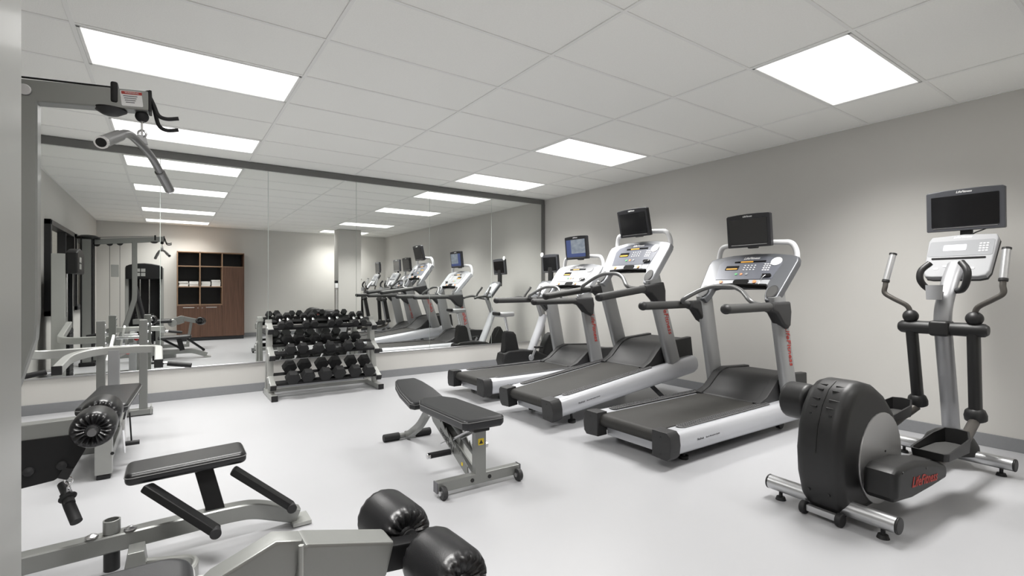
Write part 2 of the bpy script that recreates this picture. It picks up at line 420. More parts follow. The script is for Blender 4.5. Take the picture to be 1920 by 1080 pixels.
# ------------------------------------------------------------------ ceiling: tiles, grid bars
ceil = B().box(((X0 + X1) / 2, (Y0 + Y1) / 2, H + 0.09), (X1 - X0 + 0.2, Y1 - Y0 + 0.2, 0.06)).done('ceiling', 'plenum')
tag(ceil, 'suspended ceiling of white acoustic tiles', kind='structure')
cols = [X0] + [-0.445 + 1.2192 * i for i in range(5)] + [X1]
ys = [1.824 + 0.6096 * j for j in range(-4, 8)]
rows = [Y0] + ys + [Y1]
LIGHTROWS = (3, 6, -1, -4)
lightcells = set()
for ci in (1, 4):
    for j in LIGHTROWS: lightcells.add((ci, j + 5))
tile_mesh = {}
for ci in range(len(cols) - 1):
    for ri in range(len(rows) - 1):
        if (ci, ri) in lightcells: continue
        a, b, c, d = cols[ci], cols[ci + 1], rows[ri], rows[ri + 1]
        w, h = round(b - a - 0.010, 4), round(d - c - 0.010, 4)
        key = (w, h)
        if key not in tile_mesh:
            o = B().box((0, 0, 0.009), (w, h, 0.018), 0.004, 1).done('ceiling_tile', 'tile', ceil); tile_mesh[key] = o.data
        else:
            o = bpy.data.objects.new('ceiling_tile', tile_mesh[key]); COL.objects.link(o); o.parent = ceil
        o.location = ((a + b) / 2, (c + d) / 2, H + 0.0040 + random.uniform(0, 0.0015))
for x in cols[1:-1]: B().box((x, (Y0 + Y1) / 2, H + 0.002), (0.024, Y1 - Y0, 0.006), 0.0015, 1).done('grid_runner', 'tbar', ceil)
for y in ys: B().box(((X0 + X1) / 2, y, H + 0.003), (X1 - X0, 0.022, 0.006), 0.0015, 1).done('grid_runner', 'tbar', ceil)
pe = B()
for c, s in ((((X0 + X1) / 2, Y0 + 0.01), (X1 - X0, 0.02)), ((X0 + 0.01, (Y0 + Y1) / 2), (0.02, Y1 - Y0)), ((X1 - 0.01, (Y0 + Y1) / 2), (0.02, Y1 - Y0))):
    pe.box((c[0], c[1], H + 0.002), (s[0], s[1], 0.006))
pe.done('perimeter_angle', 'tbar', ceil)
LAB = {3: 'over the lat bar', 6: 'nearest the mirror', -1: 'between the other lights', -4: 'by the cabinet wall'}
lights = []
for ci, side in ((1, 'ribbed'), (4, 'plain')):
    for j in LIGHTROWS:
        a, b = cols[ci], cols[ci + 1]; c = 1.824 + 0.6096 * j; d = c + 0.6096
        place = {3: ('above the multigym arm', 'above the treadmills'), 6: ('next to the mirror over the press bench', 'next to the mirror over the exercise bike'),
                 -1: ('above the leg extension seat', 'above the near elliptical'), -4: ('above the towel cabinet', 'beside the pillar')}[j][0 if ci == 1 else 1]
        e = empty('ceiling_light', ((a + b) / 2, (c + d) / 2, H - 0.002), 0, 'bright rectangular %s fluorescent ceiling panel %s' % ('prismatic' if ci == 1 else 'frosted', place), 'ceiling light', 'recessed ceiling lights')
        W, D = b - a - 0.026, d - c - 0.026
        f = B(); t = 0.018
        for s in (-1, 1):
            f.box((s * (W / 2 - t / 2), 0, 0.010), (t, D, 0.02), 0.002, 1); f.box((0, s * (D / 2 - t / 2), 0.010), (W, t, 0.02), 0.002, 1)
        f.done('frame', 'tbar', e)
        B().box((0, 0, 0.010), (W - 2 * t, D - 2 * t, 0.006)).done('diffuser', 'diffuser_rib' if ci == 1 else 'diffuser', e)
        ld = bpy.data.lights.new('lamp', 'AREA'); ld.shape = 'RECTANGLE'; ld.size = W - 2 * t; ld.size_y = D - 2 * t
        ld.energy = LAMP_W * (.88 if ci == 1 else 1.0) * (.8 if j == -4 else 1.0); ld.spread = R(LAMP_SPREAD); ld.color = (1.0, .985, .96)
        lo = bpy.data.objects.new('lamp', ld); COL.objects.link(lo); lo.parent = e; lo.location = (0, 0, -.002)
# ------------------------------------------------------------------ mirror wall
mir = empty('wall_mirror', ((X0 + X1) / 2, 6.503, 0.35)); tag(mir, 'row of tall mirror panels covering the wall', kind='structure')
def MX(x): return x - (X0 + X1) / 2
xs = [X0 + 0.005, -1.13, -0.08, 0.97, 2.02, 3.07, 4.122, 5.115]
for a, b in zip(xs[:-1], xs[1:]):
    B().box((MX((a + b) / 2), 0, 1.135), (b - a - 0.005, 0.006, 2.262)).done('mirror_panel', 'mirror', mir)
bk = B().box((MX((X0 + 5.115) / 2), 0.0042, 1.135), (5.115 - X0, 0.002, 2.26)).done('mirror_backing', 'mirror_edge', mir)
B().box((0, -0.004, 2.305), (X1 - X0 - 0.02, 0.022, 0.078), 0.003).done('top_trim', 'trim', mir)
B().box((MX(5.147), -0.004, 1.135), (0.064, 0.022, 2.27), 0.003).done('side_trim', 'trim', mir)
B().box((MX((X0 + 5.115) / 2), -0.002, -0.004), (5.115 - X0, 0.016, 0.014), 0.002, 1).done('bottom_channel', 'bright', mir)
# ================================================================== TREADMILLS
def monitor(parent, org, w, h, tilt, yaw, frame_m, screen_m, logo=True, th=0.045, name='monitor'):
    """flat screen facing -x, org = centre of the front face"""
    rot = Matrix.Rotation(yaw, 3, 'Z') @ Matrix.Rotation(tilt, 3, 'Y')
    ax = rot @ Vector((0, -1, 0)); ay = rot @ Vector((0, 0, 1)); n = rot @ Vector((-1, 0, 0))
    o = Vector(org)
    hw, hh = w / 2, h / 2
    out = [(-hw, -hh + .006), (-hw + .006, -hh), (hw - .006, -hh), (hw, -hh + .006), (hw, hh - .010), (hw - .012, hh), (hw * .5, hh + .006), (0, hh + .008), (-hw * .5, hh + .006), (-hw + .012, hh), (-hw, hh - .010)]
    mo = B().prism(out, o - n * th / 2, ax, ay, th, 0.006).prism(rrect(w * .7, h * .66, .02), o - n * (th + .012), ax, ay, 0.03, 0.008).done(name, frame_m, parent)
    sc = B().prism(rrect(w * .86, h * .76, .004, 2), o + n * 0.0008 - ay * h * .01, ax, ay, 0.004).done('screen', screen_m, mo)
    if logo: text('LifeFitness', 'logo', h * .07, o + n * 0.0012 + ay * (hh * .90), ax, ay, 'white_print', mo, bold=.0004, shear=.3)
    B().prism(rrect(w * .82, h * .018, h * .008, 2), o + n * 0.0008 - ay * (hh * .84), ax, ay, 0.003).done('trim_line', 'bright', mo)
    return mo
def treadmill(loc, incl, label, face, wing, scr, bez):
    t = empty('treadmill', loc, 0, label, 'treadmill', 'row of treadmills')
    g = -math.tan(incl)  # the machine tips up at the front
    t.rotation_euler = (0, -incl, 0)
    XL = 2.06
    # side rails: rounded aluminium extrusions with grip strips
    for s in (-1, 1):
        prof = [(0.275, .235), (0.275, .10), (0.33, .075), (0.372, .078), (0.398, .10), (0.412, .14), (0.412, .18), (0.402, .215), (0.382, .236), (0.355, .243)]
        pts = [(a * s, b) for a, b in prof]
        b = B()
        rings = []
        for x in (0.10, 0.6, 1.2, 1.7, XL - .06, XL - .02, XL):
            k = 1.0 if x < XL - .03 else (0.96 if x < XL - .005 else .85)
            zc = .16
            grow = 1.0 + 0.16 * max(0, (x - .5) / 1.5)
            rings.append([b.bm.verts.new((x, py, zc + (pz - zc) * k * (grow if pz > .2 or pz < .12 else 1))) for py, pz in pts])
        for r0, r1 in zip(rings[:-1], rings[1:]):
            for j in range(len(pts)): b.bm.faces.new((r0[j], r0[(j + 1) % len(pts)], r1[(j + 1) % len(pts)], r1[j]))
        b.bm.faces.new(rings[0]); b.bm.faces.new(rings[-1])
        rail = b.done('side_rail', 'tm_silver', t)
        st = B().prism(rrect(1.18, .072, .03), (0, 0, 0), (1, 0, 0), (0, 1, 0), .006, .002).done('grip_strip', 'strip', rail)
        st.location = (.80, s * .322, .2515); st.rotation_euler = (0, -.0095, 0)
        dots = B()
        for i in range(46):
            for q in range(3): dots.box((-.56 + i * .0248, (q - 1) * .02, .004), (.011, .011, .003))
        dd = dots.done('grip_dots', 'tm_dark', rail); dd.location = st.location; dd.rotation_euler = st.rotation_euler
        if s < 0:
            text('FlexDeck', 'lettering', .020, (.30, -.4135, .165), (1, 0, 0), (0, 0, 1), 'grey_print', rail, bold=.0004, align='LEFT')
            text('Shock Absorption System', 'lettering', .016, (.40, -.4135, .165), (1, 0, .02), (0, 0, 1), 'grey_print', rail, align='LEFT')
        cap = B().prism([(0.262 * s, .07), (.385 * s, .062), (.412 * s, .09), (.42 * s, .16), (.412 * s, .225), (.385 * s, .252), (.262 * s, .252)], (.055, 0, 0), (0, 1, 0), (0, 0, 1), .11, .008).done('rear_cap', 'tm_dark', t)
        for zz in (.10, .215): B().cyl((-.002, .335 * s, zz), (.004, .335 * s, zz), .006, n=10).done('screw', 'screw', cap)
    # belt round its rear roller
    bp = []
    for i in range(9):
        a = R(90 + 180 * i / 8); bp.append((.075 + .048 * math.cos(a), .188 + .048 * math.sin(a)))
    bp = [(1.62, .25)] + bp + [(1.62, .15)]
    B().prism(bp, (0, 0, 0), (1, 0, 0), (0, 0, 1), .53).done('running_belt', 'belt', t)
    B().box((.14, 0, .10), (.05, .54, .075), .006).done('rear_crossbar', 'tm_silver', t)
    B().box((.95, 0, .115), (1.6, .50, .06), .01).done('underframe', 'blackpaint', t)
    # motor hood
    hp = [(1.32, .235), (1.34, .262), (1.44, .30), (1.56, .385), (1.64, .43), (1.75, .445), (2.10, .425), (2.12, .40), (2.12, .18), (1.32, .18)]
    hood = B().prism(hp, (0, 0, 0), (1, 0, 0), (0, 0, 1), .50, .012).done('motor_hood', 'tm_dark', t)
    hp2 = [(1.30, .22), (1.30, .262), (1.42, .30), (1.60, .43), (1.72, .46), (2.12, .44), (2.13, .2), (1.6, .2)]
    for s in (-1, 1): B().prism(hp2, (0, s * .275, 0), (1, 0, 0), (0, 0, 1), .07, .014).done('hood_side', 'tm_dark', hood)
    # uprights
    for s in (-1, 1):
        p0, p1 = V(1.71, s * .352, .245), V(1.50, s * .345, 1.16)
        up = B()
        prof = [(.048 * math.cos(a) * (1.0), .10 * math.sin(a)) for a in [2 * math.pi * i / 20 for i in range(20)]]
        prof = [(math.copysign(abs(math.cos(a)) ** .6, math.cos(a)) * .042, math.copysign(abs(math.sin(a)) ** .7, math.sin(a)) * .095) for a in [2 * math.pi * i / 24 for i in range(24)]]
        up.sweep([p0, p1], prof, up=(1, 0, .25))
        # keep the long side of the section along x
        u = up.done('upright', 'tm_upright', t)
        d = (p1 - p0).normalized()
        if s < 0:
            text('LifeFitness', 'logo', .085, p0 + d * .50 + V(.02, -.0435, 0), -d, V(1, 0, .22), 'red', u, bold=.001, shear=.3)
        else:
            text('LifeFitness', 'logo', .085, p0 + d * .50 + V(.02, .0435, 0), d, V(1, 0, .22), 'red', u, bold=.001, shear=.3)
        # bracket and handrail
        br = B().prism([(1.28, 1.035), (1.30, 1.10), (1.58, 1.105), (1.60, 1.02), (1.585, .90), (1.545, .875), (1.47, .91), (1.37, 1.01)], (0, s * .375, 0), (1, 0, 0), (0, 0, 1), .105, .022, 3).done('handrail_bracket', 'tm_dark', t)
        hr = B().cyl((.66, s * .392, 1.062), (1.31, s * .386, 1.066), .036, n=24, bev=.012).done('handrail', 'tm_grip', t)
        B().lathe([(.0, -.012), (.02, -.009), (.032, .002), (.0385, .02), (.0385, .035), (.036, .036)], (.655, s * .392, 1.062), (1, 0, 0)).done('end_cap', 'tm_dark', hr)
    # arched grab bar between the brackets
    ga = fillet([(1.28, -.36, 1.075), (1.12, -.34, 1.10), (1.22, -.20, 1.20), (1.25, -.1, 1.235), (1.25, .1, 1.235), (1.22, .20, 1.20), (1.12, .34, 1.10), (1.28, .36, 1.075)], .09, 6)
    B().tube(ga, .019, 12).done('grab_bar', 'bar_grey', t)
    # console
    sd = V(.345, 0, .40).normalized(); n = V(-sd.z, 0, sd.x); o = V(1.415, 0, 1.12); ay = sd; ax = V(0, -1, 0)
    def at(y, s, k=0.0): return o + sd * s + V(0, y, 0) + n * k
    L = [(.385, .05), (.365, .005), (.33, -.01), (.285, 0), (.262, .06), (.255, .15), (.20, .168), (0, .182)]
    T = [(.425, .44), (.415, .495), (.36, .52), (.2, .55), (0, .56)]
    half = L[::-1] + T
    outline = half + [(-a, b) for a, b in half[::-1] if a > 0]
    outline = [(-a, b) for a, b in outline]   # ax points to -y
    con = B().prism(outline, o - n * .035, ax, ay, .07, .014, 3).done('console', wing, t)
    backp = B().prism([(-.30, .2), (.30, .2), (.33, .44), (.0, .50), (-.33, .44)], o - n * .085, ax, ay, .06, .02).done('console_back', 'tm_dark', con)
    fc = [(-.265, .235), (.265, .235), (.30, .42), (.27, .475), (.12, .515), (0, .522), (-.12, .515), (-.27, .475), (-.30, .42)]
    B().prism(fc, o + n * .001, ax, ay, .006, .002).done('console_face', face, con)
    B().prism([(-.255, .17), (0, .186), (.255, .17), (.26, .225), (-.26, .225)], o + n * .001, ax, ay, .005, .0015).done('tray_panel', 'console_silver', con)
    B().prism([(-.25, .148), (0, .165), (.25, .148), (.25, .168), (0, .184), (-.25, .168)], o - n * .01, ax, ay, .05, .003).done('console_lip', 'ledge', con)
    B().prism([(x, y) for x, y in rrect(.15, .045, .02)], at(0, .205, .004), ax, ay, .004).done('tray_slot', 'ledge', con)
    for s in (-1, 1):
        sp = B().prism(ellipse(.048, .072, 24), at(s * .325, .085, .004), ax, ay, .012, .004).done('speaker', 'tm_dark', con)
        B().prism(ellipse(.040, .063, 24), at(s * .325, .085, .0095), ax, ay, .004, .001).done('speaker_cloth', 'tm_grip', sp)
    text('LifeFitness', 'logo', .036, at(0, .492, .0046), ax, ay, 'white_print', con, bold=.001, shear=.3)
    B().prism(rrect(.30, .022, .006), at(0, .448, .0045), ax, ay, .002).done('message_window', 'screen', con)
    B().prism(rrect(.12, .014, .004), at(.03, .448, .0058), ax, ay, .002).done('message_display', 'amber', con)
    B().prism(rrect(.13, .055, .006), at(.15, .375, .0045), ax, ay, .002).done('profile_window', 'screen', con)
    B().prism(rrect(.11, .016, .004), at(.15, .363, .0058), ax, ay, .002).done('profile_display', 'amber', con)
    kp = B()
    for i in range(3):
        for q in range(4): kp.prism(rrect(.016, .011, .004, 2), at(-.155 - i * .024, .34 + q * .024, .005), ax, ay, .004)
    for i in range(4):
        for q in range(3): kp.prism(rrect(.014, .008, .003, 2), at(.03 - i * .032, .35 + q * .026, .005), ax, ay, .004)
    kp.done('keypad', 'white_print', con)
    for yy, mm in ((.08, 'green'), (.03, 'orange'), (-.02, 'console_white')):
        B().cyl(at(yy, .295, .002), at(yy, .295, .009), .012, n=16).done('button', mm, con)
    B().cyl(at(.195, .2, .002), at(.195, .2, .012), .016, n=18).done('stop_button', 'orange', con)
    B().cyl(at(-.13, .2, .002), at(-.13, .2, .012), .016, n=18).done('stop_button', 'orange', con)
    # headphone tray clip
    B().prism(rrect(.085, .034, .015), at(-.215, .268, .012), ax, ay, .026, .008).done('media_cradle', 'blackgloss', con)
    B().tube([at(-.215, .262, .026), at(-.20, .23, .03), at(-.185, .20, .016), at(-.18, .16, .012)], .0025, 6, 4).done('lanyard', 'bright', con)
    # loop and screen
    lp = fillet([(1.79, -.372, 1.42), (1.80, -.372, 1.54), (1.79, -.335, 1.625), (1.785, -.1, 1.64), (1.785, .1, 1.64), (1.79, .335, 1.625), (1.80, .372, 1.54), (1.79, .372, 1.42)], .11, 7)
    B().tube(lp, .024, 14).done('monitor_loop', 'loop', t)
    B().box((1.755, 0, 1.64), (.05, .09, .10), .01).done('monitor_mount', 'tm_dark', t)
    monitor(t, (1.665, 0, 1.745), .415, .30, R(-6), 0, bez, scr)
    # white disc sticker / fan grille
    if face != 'console_white':
        B().prism(ellipse(.048, .048, 24), at(-.245, .44, .006), ax, ay, .006, .001).done('round_label', 'tread_white', con)
    else:
        B().prism(ellipse(.045, .045, 24), at(-.245, .44, .006), ax, ay, .006, .001).done('round_label', 'console_white', con)
    # feet: rear pads, front lift legs reaching the floor
    for s in (-1, 1):
        xr = .30; zr = -xr * math.tan(incl)
        B().cyl((xr, s * .30, zr + .002), (xr, s * .30, zr + .025), .035, n=16).cyl((xr, s * .30, zr + .02), (xr, s * .30, .10), .012, n=12).done('rear_foot', 'rubber', t)
        xf = 1.62; zf = -xf * math.tan(incl)
        B().cyl((xf, s * .33, zf + .045), (xf, s * .29, zf + .045), .042, n=20, bev=.006).done('front_wheel', 'rubber', t)
        B().beam((xf - .02, s * .31, zf + .045), (xf - .28 * (1 if incl > .05 else .4), s * .265, .14), .03, .04).done('lift_leg', 'tm_dark', t)
    return t
treadmill((2.72, 4.85, 0), 0.0, 'level treadmill with a lit blue screen, beside the exercise bike', 'console_white', 'console_silver', 'screen_on', 'bezel_dark')
treadmill((2.70, 3.67, 0), R(6.6), 'middle treadmill tilted uphill, with a dark screen', 'console_face', 'console_silver', 'screen', 'bezel_dark')
treadmill((2.72, 2.50, 0), 0.0, 'level treadmill with a dark screen, beside the elliptical machine', 'console_face', 'console_grey', 'screen', 'bezel_dark')
# ================================================================== ELLIPTICALS
def elliptical(loc, label, swap=False):
    e = empty('elliptical_trainer', loc, 0, label, 'elliptical', 'elliptical trainers')
    # stabiliser tubes
    for x, hw, nm in ((.06, .315, 'rear_stabilizer'), (1.65, .325, 'front_stabilizer')):
        st = B().cyl((x, -hw, .085), (x, hw, .085), .040, n=24).done(nm, 'alu', e)
        for s in (-1, 1):
            B().cyl((x, s * hw, .085), (x, s * (hw + .012), .085), .041, n=24, bev=.006).done('end_cap', 'ell_dark', st)
            B().cyl((x, s * (hw - .06), .0), (x, s * (hw - .06), .018), .028, .022, n=16).cyl((x, s * (hw - .06), .018), (x, s * (hw - .06), .06), .010, n=10).done('leveler_foot', 'rubber', st)
    B().beam((.07, 0, .105), (1.68, 0, .105), .09, .06, .01).done('base_rail', 'ell_dark', e)
    for s in (-1, 1):
        B().cyl((.0, s * .075, .035), (.0, s * .105, .035), .034, n=18, bev=.006).done('transport_wheel', 'rubber', e)
    B().beam((.0, -.075, .04), (.0, .075, .04), .03, .035).done('wheel_bracket', 'alu', e)
    # drive housing
    hp = [(.03, .075), (-.035, .16), (-.075, .28), (-.085, .42), (-.065, .55), (-.02, .66), (.05, .745), (.13, .785), (.22, .79), (.33, .765), (.45, .70), (.56, .60), (.63, .48), (.66, .36), (.66, .2), (.62, .12), (.4, .09), (.2, .08)]
    def hm(a, b): return (-.06 + (a + .085) * .94, .03 + (b - .075) * .965)
    hp = [hm(a, b) for a, b in hp]
    hs = B().prism(hp, (0, 0, 0), (1, 0, 0), (0, 0, 1), .235, .055, 4).done('drive_housing', 'ell_dark', e)
    sm = B().prism([hm(a * 1.004, b) for a, b in [(-.087, .42), (-.067, .552), (-.022, .663), (.05, .749), (.13, .789), (.132, .782), (.05, .738), (-.015, .655), (-.058, .55), (-.078, .42)]], (0, 0, 0), (1, 0, 0), (0, 0, 1), .004).done('housing_seam', 'screw', hs)
    for s in (-1, 1):
        B().prism(ellipse(.235, .245, 32), (.36, s * .119, .30), (1, 0, 0), (0, 0, 1), .012, .004).done('side_disc', 'ell_disc', hs)
        vb = B()
        for i in range(4):
            k0, k1 = hm(*[(-.02, .66), (.01, .699), (.05, .745), (.09, .766)][i]), (0, 0)
            vb.beam((k0[0] - .001, s * .022, k0[1] - .002), (k0[0] + .010, s * .072, k0[1] - .006), .016, .010, .002)
        vb.done('vent_slot', 'screw', hs)
        for x, z in ((hm(-.045, .20)[0], hm(0, .20)[1]), (hm(-.03, .62)[0], hm(0, .62)[1])): B().cyl((x - .010, s * .05, z), (x + .02, s * .05, z), .007, n=10).done('screw', 'screw', hs)
    B().cyl((.40, -.127, .33), (.40, -.123, .33), .006, n=10).done('disc_badge', 'screw', hs)
    B().ball((.31, -.100, .625), .008).done('badge', 'red', hs)
    # crank covers, pedals, swing arms
    for s in (-1, 1):
        near = s < 0
        if near: xa, za, xb, zb, px, pz = .13, .245, .72, .205, .88, .275
        else: xa, za, xb, zb, px, pz = .10, .58, .68, .47, 1.28, .335
        yc = s * .215
        d = V(xb - xa, 0, zb - za).normalized(); upv = V(-d.z, 0, d.x); Lk = (V(xb, 0, zb) - V(xa, 0, za)).length
        cp = [(-.02, -.06), (.0, -.082), (.18, -.085), (Lk * .7, -.06), (Lk, -.036), (Lk + .01, 0), (Lk, .04), (Lk * .75, .075), (.22, .10), (.03, .088), (-.02, .06)]
        if not near: cp = [(.085 + .105 * math.cos(R(q)), .105 * math.sin(R(q))) for q in range(90, 271, 15)] + [(Lk * .7, -.06), (Lk, -.036), (Lk + .01, 0), (Lk, .04), (Lk * .75, .075)]
        cv = B().prism(cp, (xa, yc, za), d, upv, .15, .03, 4).done('crank_cover', 'ell_dark', e)
        text('LifeFitness', 'logo', .072, V(xa, yc + s * .0765, za) + d * .30 + upv * .0, d if near else -d, upv, 'red', cv, bold=.0012, shear=.3)
        for q in (.05, .32): B().cyl(V(xa, yc + s * .073, za) + d * q + upv * (.062 if q < .1 else .055), V(xa, yc + s * .077, za) + d * q + upv * (.062 if q < .1 else .055), .007, n=10).done('screw', 'screw', cv)
        # pedal link beam below
        joint = V(1.545 if near else 1.61, s * .168, .375 if near else .40)
        B().tube([V(xa + .35, yc, za - .06), V(px - .1, yc, pz - .055), V(px + .22, yc, pz - .03), joint + V(-.02, 0, -.03)], .03, 12, 5).done('pedal_link', 'ell_tube', e)
        ped = B()
        # tray: floor, raised rim high at the front
        tr = [(-.20, -.07), (-.17, -.085), (.12, -.085), (.20, -.055), (.21, 0), (.20, .055), (.12, .085), (-.17, .085), (-.20, .07)]
        ped.prism(tr, (px, yc, pz), (1, 0, 0), (0, 1, 0), .02, .004)
        k = len(tr)
        lo = [ped.bm.verts.new((px + a, yc + b, pz - .005)) for a, b in tr]
        hi = [ped.bm.verts.new((px + a * 1.03, yc + b * 1.06, pz + .035 + max(0, a) * .30)) for a, b in tr]
        li = [ped.bm.verts.new((px + a * .94, yc + b * .88, pz - .005)) for a, b in tr]
        hi2 = [ped.bm.verts.new((px + a * .97, yc + b * .95, pz + .035 + max(0, a) * .30)) for a, b in tr]
        for j in range(k):
            q = (j + 1) % k
            ped.bm.faces.new((lo[j], lo[q], hi[q], hi[j])); ped.bm.faces.new((hi[j], hi[q], hi2[q], hi2[j])); ped.bm.faces.new((hi2[j], hi2[q], li[q], li[j]))
        pd = ped.done('pedal', 'ell_dark', e)
        B().prism([(a * .86, b * .8) for a, b in tr], (px, yc, pz + .0125), (1, 0, 0), (0, 1, 0), .006, .001).done('pedal_mat', 'tm_grip', pd)
        # joint hood, lower arm, swing arm
        B().lathe([(.0, .055), (.03, .05), (.052, .03), (.060, 0), (.058, -.03), (.050, -.035)], joint + V(0, 0, .01), V(-.25, 0, .95), 20).done('joint_hood', 'ell_dark', e)
        piv = V(1.51, s * .168, .945)
        arm = B()
        pr_ = [(math.copysign(abs(math.cos(a)) ** .7, math.cos(a)) * .032, math.copysign(abs(math.sin(a)) ** .7, math.sin(a)) * .042) for a in [2 * math.pi * i / 18 for i in range(18)]]
        arm.sweep([joint + V(0, 0, .045), piv], pr_, up=(1, 0, 0)); arm.done('swing_arm', 'ell_dark', e)
        B().ball(piv + V(0, s * .005, .075), .047).done('arm_ball', 'ell_dark', e)
        tip = piv + V(-.02, s * .148, .33)
        B().tube([piv + V(0, s * .005, .10), piv + V(-.01, s * .025, .15), piv + V(-.03, s * .10, .20), piv + V(-.035, s * .15, .24), tip + V(-.01, 0, -.04), tip], .0165, 12, 6).done('arm_handle', 'ell_tube', e)
        gtop = tip + V(.06, s * .0 - (.02 if s > 0 else 0), .19)
        gr = B().cyl(tip, gtop, .021, n=18, bev=.003).done('hand_grip', 'alu', e)
        B().cyl(tip - (gtop - tip).normalized() * .012, tip + (gtop - tip).normalized() * .004, .024, n=18).done('grip_collar', 'ell_dark', gr)
        B().cyl(gtop, gtop + (gtop - tip).normalized() * .01, .024, n=18).done('grip_collar', 'ell_dark', gr)
    # pivot bar and post
    B().lathe([(.0, -.245), (.03, -.242), (.043, -.225), (.046, -.19), (.044, 0), (.046, .19), (.043, .225), (.03, .242), (.0, .245)], (1.51, 0, .945), (0, 1, 0), 24).done('pivot_bar', 'ell_dark', e)
    B().box((1.515, 0, .945), (.125, .11, .105), .02, 3).done('pivot_clamp', 'ell_dark', e)
    pp = [(.040 * math.cos(2 * math.pi * i / 20), .05 * math.sin(2 * math.pi * i / 20)) for i in range(20)]
    B().sweep(catmull([(1.70, 0, .08), (1.65, 0, .4), (1.57, 0, .8), (1.535, 0, 1.0), (1.57, 0, 1.13), (1.68, 0, 1.29), (1.76, 0, 1.38)], 5), pp, up=(0, 1, 0)).done('mast', 'mast', e)
    B().lathe([(.155, 0), (.15, .05), (.125, .10), (.08, .135), (0, .145)], (1.66, 0, .09), (0, 0, 1), 28).done('mast_cover', 'ell_dark', e)
    # console with inner handles and cup holder
    sd = V(.17, 0, .29).normalized(); n = V(-sd.z, 0, sd.x); o = V(1.725, 0, 1.315); ax = V(0, -1, 0)
    ol = [(-.18, .02), (-.165, -.012), (-.13, -.02), (.13, -.02), (.17, -.008), (.185, .03), (.195, .295), (.18, .33), (0, .342), (-.18, .33), (-.195, .295)]
    c = B().prism(ol, o - n * .022, ax, sd, .045, .012, 3).done('console', 'ell_console', e)
    B().prism(ol, o - n * .052, ax, sd, .03, .01).done('console_back', 'ell_dark', c)
    def at(y, s, k=0): return o + sd * s + V(0, y, 0) + n * k
    B().prism(rrect(.30, .014, .005), at(0, .135, .002), ax, sd, .006, .001).done('reading_ledge', 'ledge', c)
    B().prism(rrect(.36, .13, .012), at(0, .22, .0008), ax, sd, .003).done('display_panel', 'ell_panel', c)
    B().prism(rrect(.13, .05, .006), at(.03, .225, .0026), ax, sd, .002).done('display_window', 'console_face', c)
    kb = B()
    for i in range(3):
        for q in range(4): kb.prism(rrect(.012, .009, .003, 2), at(-.11 - i * .018, .19 + q * .02, .0032), ax, sd, .003)
    for i in range(5): kb.prism(rrect(.026, .014, .004, 2), at(.11 - i * .05, .05 + (i % 2) * .02, .002), ax, sd, .003)
    kb.done('keypad', 'white_print', c)
    text('LifeFitness', 'logo', .024, at(0, .315, .001), ax, sd, 'white_print', c, bold=.0004, shear=.3)
    for s in (-1, 1):
        B().tube([(1.63, s * .03, 1.20), (1.58, s * .09, 1.21), (1.54, s * .125, 1.27), (1.545, s * .125, 1.34), (1.58, s * .085, 1.395)], .021, 12, 6).done('fixed_handle', 'ell_dark', e)
    B().lathe([(.0, 0), (.042, 0), (.047, .10), (.043, .10), (.038, .01), (0, .01)], (1.485, .03, 1.14), (0, 0, 1), 24).beam((1.52, .03, 1.17), (1.60, 0, 1.17), .03, .05).done('bottle_holder', 'console_white', e)
    B().box((1.955, 0, 1.61), (.025, .07, .13), .006).done('monitor_mount', 'ell_dark', e)
    monitor(e, (1.905, .0, 1.785), .43, .295, R(-3), R(5), 'bezel', 'screen')
    B().tube([(1.94, -.03, 1.60), (1.91, -.06, 1.615), (1.93, -.10, 1.635), (1.96, -.13, 1.655)], .004, 6, 5).done('monitor_cable', 'blackpaint', e)
    return e
e1 = elliptical((2.82, 1.205, 0), 'charcoal elliptical trainer standing beside the treadmills')
e1.rotation_euler.z = R(-4.1)
e2 = copy_tree(e1); e2.location = (2.84, -.40, 0); e2.rotation_euler.z = 0; e2['label'] = 'charcoal elliptical trainer behind the square pillar'
